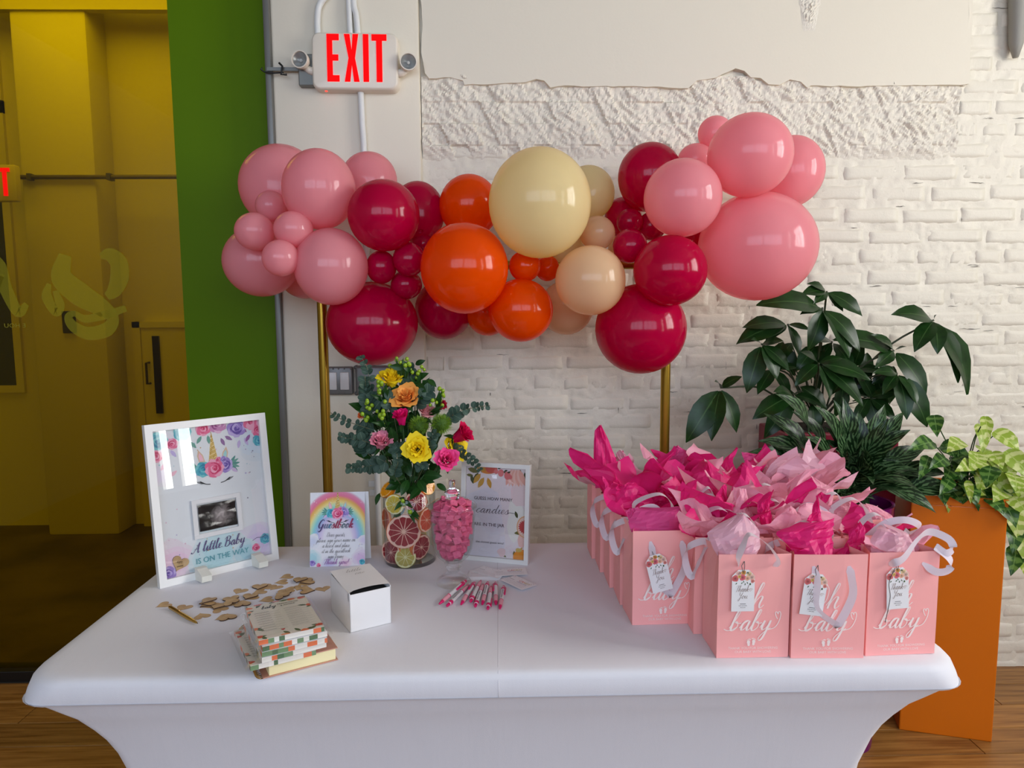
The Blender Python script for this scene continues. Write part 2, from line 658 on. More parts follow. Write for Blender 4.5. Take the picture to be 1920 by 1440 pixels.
# dark cracks where the paint has opened along the joints
CRK = mat('open_joint', (70, 64, 58), .9)
q = MB()
rc = random.Random(77)
for i in range(120):
    k = rc.randint(-12, 12)
    x = rc.uniform(-.25, 2.2)
    z = ZR+k*PITCH+rc.choice([.004, .012, PITCH-.004])
    if z > 2.0 and x < 1.75:
        continue
    vert = rc.random() < .3
    n = rc.randint(4, 9)
    step = rc.uniform(.006, .013)*(.5 if vert else 1)
    vs = []
    for j in range(n):
        w_ = rc.uniform(.0004, .0015)*math.sin(PI*(j+.5)/n)
        if vert:
            vs += [(x-w_+rc.uniform(-.001, .001), WY-.0042, z+j*step), (x+w_, WY-.0042, z+j*step)]
        else:
            zz = z+rc.uniform(-.0015, .0015)
            vs += [(x+j*step, WY-.0042, zz-w_), (x+j*step, WY-.0042, zz+w_)]
    m_ = len(q.v)
    q.add(vs, [(2*j, 2*j+2, 2*j+3, 2*j+1) for j in range(n-1)])
ck = q.build('paint_cracks', CRK, wb)
ck['kind'] = 'stuff'

# hacked rough plaster band above the bricks
def roughband(u, v):
    x = -0.265+u*2.015
    z = 2.015+v*0.31
    a = min(1, v*6)
    low = .5+.5*fbm(x, z, 6, 2)
    ridge = abs(noise.noise(Vector(((x*.8-z*.6)*14, 1.7, (x*.6+z*.8)*52))))*.8+abs(noise.noise(Vector((x*34, 8.7, z*30))))*.5
    ch = noise.cell(Vector((x*16+.5*z*16, 5.1, z*13)))
    d = .010+.010*low+.016*ridge*(.4+low)+.004*fbm(x, z, 60, 3)+.007*(ch-.5)
    return (x, WY+.003-max(0.0, d)*a+.001, z)


MB().grid(roughband, 300, 52).build('rough_plaster', ROUGHP, wb)

# flat plaster patch with broken lower edge
edge = [(788, -60), (789, 0), (793, 50), (790, 100), (797, 138), (805, 148), (845, 146), (868, 152), (871, 160), (930, 158), (985, 155), (1005, 149),
        (1020, 152), (1032, 165), (1060, 161), (1110, 163), (1200, 163), (1290, 166), (1306, 152), (1340, 147), (1378, 129), (1395, 134), (1407, 146), (1425, 147),
        (1440, 159), (1460, 160), (1480, 150), (1500, 154), (1512, 165), (1520, 161), (1600, 163), (1700, 161), (1800, 160), (1815, 158), (1818, 90), (1822, 0), (1825, -60)]
pe = []
re_ = random.Random(5)
for i in range(len(edge)-1):
    a, b = at_y(*edge[i], WY-.02), at_y(*edge[i+1], WY-.02)
    n = max(1, int((b-a).length/.025))
    for k in range(n):
        p = a.lerp(b, k/n)
        j = .002 if k else 0
        pe.append((p.x+re_.uniform(-j, j), p.z+re_.uniform(-j, j)))
pe.append((at_y(*edge[-1], WY-.02).x, at_y(*edge[-1], WY-.02).z))
x0p, x1p = pe[0][0], pe[-1][0]
pe = [(x0p, CEIL)]+pe+[(x1p, CEIL)]
MB().prism(pe, WY-.026, WY+.03).build('plaster_patch', PLAST, wb)
# spalled scar on the patch near its top, and a raised bead down its right edge
sc = at_y(1518, 20, WY-.026)
MB().grid(lambda u, v: (sc.x+(u-.5)*.07*(1-.4*(v-.5)**2)*(1.15 if v > .5 else .7+.6*v), WY-.0265-.006*max(0, (1-(2*u-1)**2)*(1-(2*v-1)**2))*(.5+abs(noise.noise(Vector((u*9, v*22, 2)))*2.2)), sc.z-.07+v*.17), 14, 34).build('plaster_scar', ROUGHP, wb)
MB().tube([(1.752+.004*math.sin(k*1.7), WY-.016+.003*math.sin(k*.9), 2.29+k*.05) for k in range(25)], .009, 6).build('plaster_bead', PLAST, wb, True)

# smooth pier left of the bricks
pier = MB()
pier.box(-0.803, -0.268, WY-.030, WY+.25, 0, CEIL, ch=.012)
struct(pier.build('trim_1', PLAST, None, True, 40))
# aluminium jamb where the coloured glass meets the pier
ALU = mat('dull_aluminium', (120, 120, 116), 0.4, 0.6)
struct(MB().box(-0.822, -0.800, WY-.05, WY+.12, 0, CEIL, ch=.004).build('trim_2', ALU, None, True, 40))

# ---- storefront of coloured glass
GY = WY+.045
YEL = thin_glass('yellow_film_glass', (230, 213, 0), 0.7, 0.02)
win = MB()
BLK = mat('black_metal_sill', (14, 13, 12), 0.4)
w1 = struct(MB().box(-3.4, -0.82, GY-.035, GY+.045, 0, .045, ch=.003).build('window_1', BLK))
MB().box(-3.4, -1.196, GY-.004, GY+.004, .045, CEIL).build('glass_pane', YEL, w1)
GRN = mat('green_film_panel', (84, 116, 0), 0.5, spec=0.1)
MB().box(-1.196, -0.82, GY-.006, GY+.006, .045, CEIL).build('green_panel', GRN, w1)
# frosted script decal on the near face, seen from behind; its yellow paints in the film's tinted light
m, nt, b = nodes('frosted_decal')
b.inputs['Base Color'].default_value = rgb(172, 162, 8)
b.inputs['Roughness'].default_value = 0.7
tr = nt.nodes.new('ShaderNodeBsdfTransparent')
tl = nt.nodes.new('ShaderNodeBsdfTranslucent')
tl.inputs[0].default_value = rgb(172, 162, 8)
m1 = nt.nodes.new('ShaderNodeMixShader')
m2 = nt.nodes.new('ShaderNodeMixShader')
m1.inputs[0].default_value = 0.1
m2.inputs[0].default_value = 0.5
nt.links.new(b.outputs[0], m1.inputs[1])
nt.links.new(tl.outputs[0], m1.inputs[2])
nt.links.new(tr.outputs[0], m2.inputs[1])
nt.links.new(m1.outputs[0], m2.inputs[2])
nt.links.new(m2.outputs[0], nt.nodes['Material Output'].inputs[0])
DECAL = m


def decal(paths, name):
    q = MB()
    for pts, wds in paths:
        P = crom([at_y(x, y, GY-.007) for x, y in pts], 6)
        n = len(P)
        L, Q = [], []
        for i, p in enumerate(P):
            d = (P[min(i+1, n-1)]-P[max(i-1, 0)]).normalized()
            t = i/(n-1)*(len(wds)-1)
            k = min(int(t), len(wds)-2)
            w = (wds[k]+(wds[k+1]-wds[k])*(t-k))*2.78/CF/2
            nn = Vector((-d.z, 0, d.x))
            L.append(p+nn*w)
            Q.append(p-nn*w)
        vs = []
        for i in range(n):
            vs += [L[i], Q[i]]
        q.add(vs, [(2*i, 2*i+1, 2*i+3, 2*i+2) for i in range(n-1)])
    return q.build(name, DECAL, w1)


decal([([(122, 478), (116, 520), (150, 552), (188, 575), (212, 596), (200, 618), (165, 625), (138, 612), (128, 595), (140, 588), (160, 598), (200, 590), (236, 578)], [22, 40, 44, 34, 20, 26, 24, 20, 14, 10, 14, 16, 12]),
       ([(188, 480), (205, 478), (222, 492), (224, 520), (214, 545), (200, 556)], [10, 26, 32, 34, 26, 14])], 'window_lettering')
decal([([(92, 532), (88, 556), (104, 585), (112, 572), (104, 545)], [8, 20, 16, 18, 10]), ([(-30, 470), (-4, 500), (10, 540), (34, 585), (50, 570)], [20, 30, 24, 20, 10]), ([(-40, 590), (-18, 560), (0, 512)], [14, 16, 18])], 'window_lettering')
pr = Print()
pr.block('E HOU', 0, 0, .016, (150, 140, 30), 0, 'l', 1.2)
e0 = at_y(49, 614, GY-.007)
pr.build('window_lettering', PRINT, w1, plane_M(e0, (-1, 0, 0), (0, 0, 1)))

# ---- room behind the yellow glass
CWALL = mat('corridor_wall', (216, 208, 186), 0.6, bump=[(20, .2, .004)])
CFLO = mat('corridor_concrete', (104, 88, 66), 0.5, var=((62, 50, 38), 2.2, 5))
cf = MB().box(-5.2, -0.6, GY+.05, 5.2, -.1, .004)
struct(cf.build('floor', CFLO))
bw = MB().box(-5.2, -0.6, 4.85, 5.0, 0, CEIL).box(-5.3, -5.2, GY, 5.0, 0, CEIL).box(-0.82, -0.7, GY+.2, 5.0, 0, CEIL).box(-5.2, -.7, GY, 5, CEIL, CEIL+.1)
struct(bw.build('wall_corridor', CWALL))
p0, p1 = at_y(22, 40, 4.65), at_y(165, 40, 4.65)
struct(MB().box(p0.x, p1.x, 4.62, 4.86, 0, CEIL, ch=.02).build('trim_3', CWALL, None, True, 40))
struct(MB().box(-5.2, -0.7, 4.60, 4.66, 3.30, 3.38).build('trim_4', CWALL))
dx0, dx1 = at_y(266, 620, 4.82).x, at_y(352, 620, 4.82).x
d1 = struct(MB().box(dx0, dx1+.5, 4.80, 4.85, 0, 1.36, ch=.004).build('door_1', CWALL))
MB().box(dx0-.05, dx0, 4.79, 4.85, 0, 1.40).box(dx0-.05, dx1+.5, 4.79, 4.85, 1.36, 1.40).build('door_frame', CWALL, d1)
v0, v1 = at_y(285, 630, 4.79), at_y(306, 775, 4.79)
MB().box(v0.x, v1.x, 4.785, 4.80, v1.z, v0.z).build('vision_pane', mat('dark_glass', (12, 12, 10), .1), d1)
h0 = at_y(277, 700, 4.77)
MB().tube([(h0.x, 4.80, h0.z+.07), (h0.x, 4.755, h0.z+.07), (h0.x, 4.755, h0.z-.07), (h0.x, 4.80, h0.z-.07)], .008, 8).build('handle', mat('dark_handle', (60, 50, 30), .4, .6), d1)
q0, q1 = at_y(48, 722, 4.84), at_y(4, 200, 4.84)
w2 = struct(MB().box(-5.0, q0.x, 4.825, 4.85, q0.z-.05, q0.z).box(q0.x-.05, q0.x, 4.825, 4.85, q0.z, 3.2).box(-5, q0.x, 4.825, 4.85, 2.75, 2.83).build('window_2', CWALL))
MB().box(-5.0, q0.x-.05, 4.83, 4.845, q0.z, 3.2).build('window_pane', mat('dark_window', (38, 36, 30), .2), w2)
a0, a1 = at_y(22, 331, 4.58), at_y(330, 333, 4.6)
pipe = thing('wall_pipe', (a0.x, 4.6, a0.z), 'thin horizontal pipe on the wall behind the yellow glass', 'pipe')
MB().tube([(a0.x, 4.6, a0.z), (-.72, 4.6, a0.z)], .014, 8).build('pipe', mat('grey_pipe', (120, 110, 90), .5), pipe, True, world=True)
for xx in (a0.x+.1, -2.4):
    MB().box(xx-.012, xx+.012, 4.58, 4.64, a0.z-.02, a0.z+.02).build('pipe_clamp', mat('clamp', (90, 85, 70), .5), pipe, world=True)
nc = at_y(125, 604, 4.60)
tag(MB().box(nc.x-.03, nc.x+.05, 4.600, 4.62, nc.z-.07, nc.z+.07, ch=.004).build('notice_board', mat('dark_notice', (45, 40, 28), .5)), 'small dark plate on the column seen through yellow glass', 'plate')
RED = mat('red_lit_letters', (255, 0, 2), .6, spec=.1, emit=1.25)
xs = at_y(22, 340, 4.3)
es = thing('exit_sign', (xs.x, 4.32, xs.z-.1), 'red lit exit sign glimpsed at left edge behind yellow glass', 'exit sign')
MB().box(-.33, .01, 0, .05, -.01, .20, ch=.01).build('housing', CWALL, es, True, 40)


def exit_letters(x, z, w, h, y):
    """heavy condensed E X I T: list of prisms in x,z"""
    q = []
    t = w*.075
    lw = w*.205
    b = h*.135
    q.append([(0, 0), (lw, 0), (lw, b), (t*1.25, b), (t*1.25, h*.44), (lw*.93, h*.44), (lw*.93, h*.57), (t*1.25, h*.57), (t*1.25, h-b), (lw, h-b), (lw, h), (0, h)])
    o = w*.29
    m_ = w*.25
    q.append([(o, 0), (o+t*1.25, 0), (o+m_*.5, h*.36), (o+m_-t*1.25, 0), (o+m_, 0), (o+m_*.5+t*.72, h*.5), (o+m_-w*.01, h), (o+m_-t*1.25-w*.01, h), (o+m_*.5, h*.66), (o+t*1.25, h), (o, h), (o+m_*.5-t*.72, h*.5)])
    o = w*.605
    q.append([(o, 0), (o+t*1.25, 0), (o+t*1.25, h), (o, h)])
    o = w*.75
    m_ = w*.25
    q.append([(o+m_*.5-t*.65, 0), (o+m_*.5+t*.65, 0), (o+m_*.5+t*.65, h-b), (o+m_, h-b), (o+m_, h), (o, h), (o, h-b), (o+m_*.5-t*.65, h-b)])
    return [[(x+p[0], z+p[1]) for p in poly] for poly in q]


for pl in exit_letters(-.27, .02, .25, .16, 0):
    MB().prism(pl, -.004, .001).build('letter', RED, es)

# ---- wooden floor of boards, then plain floor nearer the camera
m, nt, b = nodes('oak_boards')
tc = nt.nodes.new('ShaderNodeTexCoord')
oi = nt.nodes.new('ShaderNodeObjectInfo')
mp = nt.nodes.new('ShaderNodeMapping')
mp.inputs['Scale'].default_value = (1.6, 26, 1)
ad = nt.nodes.new('ShaderNodeVectorMath')
nt.links.new(tc.outputs['Object'], ad.inputs[0])
nt.links.new(oi.outputs['Location'], ad.inputs[1])
nt.links.new(ad.outputs[0], mp.inputs[0])
n1 = nt.nodes.new('ShaderNodeTexNoise')
n1.inputs['Scale'].default_value = 2.2
n1.inputs['Detail'].default_value = 7
n1.inputs['Distortion'].default_value = .6
nt.links.new(mp.outputs[0], n1.inputs['Vector'])
cr = nt.nodes.new('ShaderNodeValToRGB')
cr.color_ramp.elements[0].position = .3
cr.color_ramp.elements[0].color = rgb(124, 78, 28)
cr.color_ramp.elements[1].position = .7
cr.color_ramp.elements[1].color = rgb(178, 128, 64)
nt.links.new(n1.outputs['Fac'], cr.inputs[0])
hs = nt.nodes.new('ShaderNodeHueSaturation')
mr = nt.nodes.new('ShaderNodeMapRange')
mr.inputs[3].default_value = .8
mr.inputs[4].default_value = 1.15
nt.links.new(oi.outputs['Random'], mr.inputs[0])
nt.links.new(mr.outputs[0], hs.inputs['Value'])
nt.links.new(cr.outputs[0], hs.inputs['Color'])
nt.links.new(hs.outputs[0], b.inputs['Base Color'])
b.inputs['Roughness'].default_value = .4
OAK = m
fl = struct(MB().box(-3.4, RX+.2, FY, GY-.035, -.12, -.012).build('floor', mat('floor_gap', (40, 26, 14), .7)))
PW = .142
bmesh_plank = MB().box(0, 1.2, 0, PW-.003, -.012, 0, ch=.0015).mesh('floor_board', OAK)
j = 0
y = GY-.037-PW
while y > .2:
    x = -3.4+(j*.47) % 1.2-1.2
    while x < RX:
        x1 = min(x+1.197, RX)
        x0 = max(x, -3.4)
        if x1-x0 > .05 and (x0 > -2.9 and x1 < 3.3 or True):
            inst('floor_board', bmesh_plank, fl, Matrix.Translation((x0, y, 0)) @ Matrix.Diagonal(((x1-x0)/1.2, 1, 1, 1)))
        x += 1.2
    y -= PW
    j += 1
MB().box(-3.4, RX, FY, y+PW-.003, -.012, 0).build('floor_board', OAK, fl)

# ---- remaining room shell with its windows
WHITE = mat('room_wall', (150, 142, 132), .6)
FRAME = mat('white_window_frame', (225, 225, 222), .4)
struct(MB().box(-3.55, RX+.2, FY-.2, WY+.2, CEIL, CEIL+.1).build('ceiling', WHITE))
struct(MB().box(-3.55, -3.4, FY-.2, GY+.05, 0, CEIL).build('wall_left', WHITE))


def wall_with(name, wall):
    ws = sorted([w for w in WINS if w[0] == wall], key=lambda w: w[1])
    q = MB()
    lo, hi = (FY, WY+.06) if wall == 'R' else (-3.4, RX)

    def bx(a, b_, z0, z1):
        if wall == 'R':
            q.box(RX, RX+.1, a, b_, z0, z1)
        else:
            q.box(a, b_, FY-.1, FY, z0, z1)
    c = lo
    for w in ws:
        bx(c, w[1], 0, CEIL)
        bx(w[1], w[2], 0, w[3])
        bx(w[1], w[2], w[4], CEIL)
        c = w[2]
    bx(c, hi, 0, CEIL)
    return struct(q.build(name, WHITE))


wall_with('wall_right', 'R')
wall_with('wall_front', 'F')
k = 3
for w, a0, a1, z0, z1, pw, c in WINS:
    q = MB()
    A = [a0+.02, a0+(a1-a0)*.30, a0+(a1-a0)*.62, a1-.02]
    Z = [z0+.02, z0+(z1-z0)*.68, z1-.02]
    for a in A:
        t = .02 if a in (A[0], A[-1]) else .045
        if w == 'R':
            q.box(RX+.03, RX+.08, a-t, a+t, z0, z1)
        else:
            q.box(a-t, a+t, FY-.08, FY-.03, z0, z1)
    for z in Z:
        if w == 'R':
            q.box(RX+.032, RX+.078, a0, a1, z-.02, z+.02)
        else:
            q.box(a0, a1, FY-.078, FY-.032, z-.02, z+.02)
    struct(q.build('window_%d' % k, FRAME))
    k += 1

# ------------------------------------------------------------------ things on the wall
# exit sign with emergency lamp heads
SGN = mat('cream_sign_plastic', (226, 216, 200), .35)
WPIPE = mat('white_conduit', (222, 222, 218), .35)
GALV = mat('galvanised_steel', (120, 122, 118), .45, .5)
e0 = Vector((-.645, WY-.030, 2.256))
es = thing('exit_sign', (-.493, WY-.03, 2.256), 'cream exit sign with red letters and two lamp heads above the balloons', 'exit sign')
es.matrix_basis = Matrix.Translation((-.494, WY-.03, 2.256)) @ Matrix.Rotation(R(.5), 4, 'Y')
hb = MB()


def rrect(w, h, r, y):
    out = []
    for q_, (sx, sz) in enumerate(((1, -1), (1, 1), (-1, 1), (-1, -1))):
        for k_ in range(7):
            a_ = -PI/2+q_*PI/2+PI/2*k_/6
            out.append((sx*(w/2-r)+r*math.cos(a_), y, .098+sz*(h/2-r)+r*math.sin(a_)))
    return out


rings = [rrect(.306, .196, .026, 0), rrect(.306, .196, .026, -.040), rrect(.303, .193, .026, -.047), rrect(.296, .186, .024, -.051), rrect(.290, .180, .022, -.052)]
vs = [p_ for r_ in rings for p_ in r_]
nn = len(rings[0])
hb.add(vs, [(i*nn+k_, i*nn+(k_+1) % nn, (i+1)*nn+(k_+1) % nn, (i+1)*nn+k_) for i in range(len(rings)-1) for k_ in range(nn)]+[tuple(range(nn)), tuple((len(rings)-1)*nn+k_ for k_ in range(nn))])
hb.build('housing', SGN, es, True, 50)
for pl in exit_letters(-.098, .026, .212, .163, 0):
    MB().prism(pl, -.0535, -.050).build('letter', RED, es)
MB().sphere((-.108, -.03, .002), .005).build('indicator_light', mat('indicator_red', (255, 40, 30), .3, emit=6), es, True)
CHR = mat('lamp_reflector', (190, 192, 190), .35, .6)
LENS = thin_glass('lamp_lens', (235, 235, 235), 1.5)
for sx, hx, hz in ((-1, -.190, .098), (1, .190, .094)):
    hd = MB()
    Mh = Matrix.Translation((hx, -.050, hz)) @ Matrix.Rotation(R(90), 4, 'X') @ Matrix.Rotation(R(8*sx), 4, 'Y')
    hd.lathe([(.012, -.035), (.022, -.028), (.029, -.006), (.031, .012), (.0305, .016), (.027, .016), (.026, .008)], 24, Mh, True)
    ho = hd.build('lamp_head', SGN, es, True, 50)
    MB().lathe([(.026, .009), (.018, -.002), (.008, -.010), (.001, -.011)], 20, Mh).build('reflector', CHR, ho, True)
    MB().sphere(Mh @ Vector((0, 0, 0)), .006, 8, 6).build('bulb', mat('lamp_bulb', (235, 235, 230), .1), ho, True)
    MB().lathe([(.0005, .0125), (.027, .0125)], 20, Mh).build('lens', LENS, ho)
    MB().tube([(hx, -.03, hz-.01), (sx*.165, -.03, hz-.028), (sx*.148, -.03, hz-.032)], [.012, .014, .016], 10).build('lamp_arm', SGN, es, True)
jb = MB().box(-.70, -.60, WY-.062, WY-.028, 2.275, 2.385, ch=.004)
tag(jb.build('junction_box', GALV), 'grey steel junction box half hidden behind the exit sign', 'junction box')
br = thing('cable_bracket', (-.80, WY-.06, 2.33), 'thin metal bracket with black wire clamp left of exit sign', 'bracket')
bx0 = at_y(590, 131, WY-.05)
MB().box(-.812, bx0.x+.03, WY-.060, WY-.052, bx0.z-.006, bx0.z+.006).build('arm', GALV, br, world=True)
BW = mat('black_wire', (22, 22, 22), .5)
c0 = at_y(531, 130, WY-.06)
MB().tube([(c0.x-.012, WY-.066, c0.z+.02), (c0.x, WY-.07, c0.z+.008), (c0.x-.006, WY-.068, c0.z-.02), (c0.x+.014, WY-.066, c0.z-.02)], .004, 6).build('clip', BW, br, True, world=True)
MB().tube([at_y(x, y, WY-.06) for x, y in ((532, 136), (512, 137), (496, 135), (489, 130), (492, 127))], .0028, 6).build('wire', BW, br, True, world=True)


def conduit(pxs, r, label, clamps=()):
    pts = crom([at_y(x, y, WY-.045) for x, y in pxs], 6)
    t = thing('conduit', pts[0], label, 'conduit', 'white conduits on the pier')
    MB().tube(pts, r, 12).build('pipe', WPIPE, t, True, world=True)
    for i in clamps:
        p = at_y(*i, WY-.045)
        MB().box(p.x-.03, p.x+.012, p.y+.006, p.y+.016, p.z-.012, p.z+.012, ch=.002).build('clamp', WPIPE, t, world=True)


conduit([(596, 66), (595, 40), (598, 12), (612, -8), (630, -22), (640, -60), (641, -480)], .0115, 'white conduit bending right as it leaves the exit sign top')
conduit([(657, 66), (655, 30), (653, -60), (651, -480)], .0105, 'straight white conduit, middle of three above the exit sign')
conduit([(671, 66), (668, 30), (663, 5), (662, -60), (661, -480)], .011, 'white conduit, rightmost of three above the exit sign')
conduit([(676, 165), (679, 230), (683, 300), (690, 560), (694, 700)], .0115, 'white conduit running down from the exit sign behind balloons')
conduit([(702, 738), (706, 860), (712, 1040), (714, 1200)], .0115, 'white conduit below the grey switch box behind the flowers', ((705, 908), (706, 925)))

# light switches: cast metal boxes
SWM = mat('grey_cast_metal', (122, 122, 122), .42, .45, bump=[(60, .15, .002)])
sw = thing('light_switch', at_y(640, 742, WY-.03), 'grey metal switch plate with two white rockers beside the gold pole', 'switch')
s0, s1 = at_y(616, 688, WY-.055), at_y(662, 740, WY-.055)
MB().box(s0.x-.012, s1.x, WY-.062, WY-.028, s1.z, s0.z, ch=.006).build('box', SWM, sw, True, 50, world=True)
for xa, xb in ((.10, .42), (.55, .88)):
    X0 = s0.x-.012+(s1.x-s0.x+.012)*xa
    X1 = s0.x-.012+(s1.x-s0.x+.012)*xb
    zz = (s0.z+s1.z)/2
    MB().box(X0, X1, WY-.066, WY-.060, zz-.033, zz+.033, ch=.002).build('rocker', mat('white_rocker', (214, 212, 210), .3), sw, True, 50, world=True)
for xx in (.08, .3, .5, .72, .95):
    for zc in (s1.z+.007, s0.z-.007):
        MB().sphere((s0.x-.012+(s1.x-s0.x+.012)*xx, WY-.062, zc), .003, 8, 5).build('screw', GALV, sw, True, world=True)
t0, t1 = at_y(664, 686, WY-.055), at_y(736, 740, WY-.055)
s2 = thing('blank_box', at_y(700, 740, WY-.03), 'grey blank metal box right of the light switches behind eucalyptus', 'electrical box')
MB().box(t0.x+.004, t1.x, WY-.064, WY-.028, t1.z, t0.z, ch=.010).build('box', SWM, s2, True, 50, world=True)
for xx, zc in ((t0.x+.006, t0.z-.006), (t0.x+.006, t1.z+.006), (t1.x-.004, t0.z-.006)):
    MB().tube([(xx, WY-.034, zc), (xx, WY-.056, zc)], .008, 10).build('lug', SWM, s2, True, world=True)

# short painted stub hanging on the brick at the top right
st0, st1 = at_y(1924, -420, WY-.04), at_y(1904, 108, WY-.03)
tag(MB().tube([st0, st0.lerp(st1, .8), st0.lerp(st1, .95), st1], [.030, .029, .024, .010], 10).build('wall_stub', mat('greyed_paint', (150, 147, 138), .6, bump=[(40, .3, .004)]), None, True), 'grey vertical painted stub on the bricks, top right corner', 'pipe stub')

# ------------------------------------------------------------------ gold stand and balloons
GOLD = mat('satin_gold', (176, 140, 52), .28, .95)
gs = thing('balloon_stand', (0, 2.42, 0), 'gold metal balloon stand with two poles behind the table', 'stand')
PX = .584
for sx in (-1, 1):
    MB().tube([(sx*PX, 0, .02), (sx*PX, 0, 1.62)], .0165, 16).build('pole', GOLD, gs, True, 40)
    MB().lathe([(.11, 0), (.11, .012), (.03, .02), (.018, .03)], 24, Matrix.Translation((sx*PX, 0, 0)), True).build('base', GOLD, gs, True, 40)
MB().tube([(-PX, 0, 1.62), (PX, 0, 1.62)], .0165, 12).build('crossbar', GOLD, gs, True, 40)


def latex(name, col, col2):
    m, nt, b = nodes(name)
    b.inputs['Base Color'].default_value = rgb(col)
    b.inputs['Roughness'].default_value = .13
    b.inputs['Specular IOR Level'].default_value = .5
    b.inputs['Subsurface Weight'].default_value = 0.0
    t = nt.nodes.new('ShaderNodeBsdfTranslucent')
    t.inputs[0].default_value = rgb(col2)
    ms = nt.nodes.new('ShaderNodeMixShader')
    ms.inputs[0].default_value = .5
    nt.links.new(b.outputs[0], ms.inputs[1])
    nt.links.new(t.outputs[0], ms.inputs[2])
    nt.links.new(ms.outputs[0], nt.nodes['Material Output'].inputs[0])
    return m


LAT = {'P': latex('pink_latex', (255, 176, 184), (255, 166, 174)), 'H': latex('magenta_latex', (208, 0, 72), (220, 0, 66)),
       'O': latex('orange_latex', (255, 94, 0), (255, 84, 0)), 'C': latex('ivory_latex', (250, 238, 186), (252, 230, 160)), 'B': latex('cream_latex', (248, 220, 178), (252, 210, 152))}


def balloon_mb(rx, rz):
    # lathe about the neck axis; neck at -z
    r = (rx+rz)/2
    prof = []
    n = 26
    for i in range(n+1):
        t = PI*i/n
        z = math.cos(t)
        rr = math.sin(t)
        s = 0 if z > 0 else (-z)**3*.10
        prof.append((max(rr*(1-.18*s), .0008/r)*r, (z*1.0-s)*r))
    return MB().lathe(prof[::-1], 40, None, True, True)


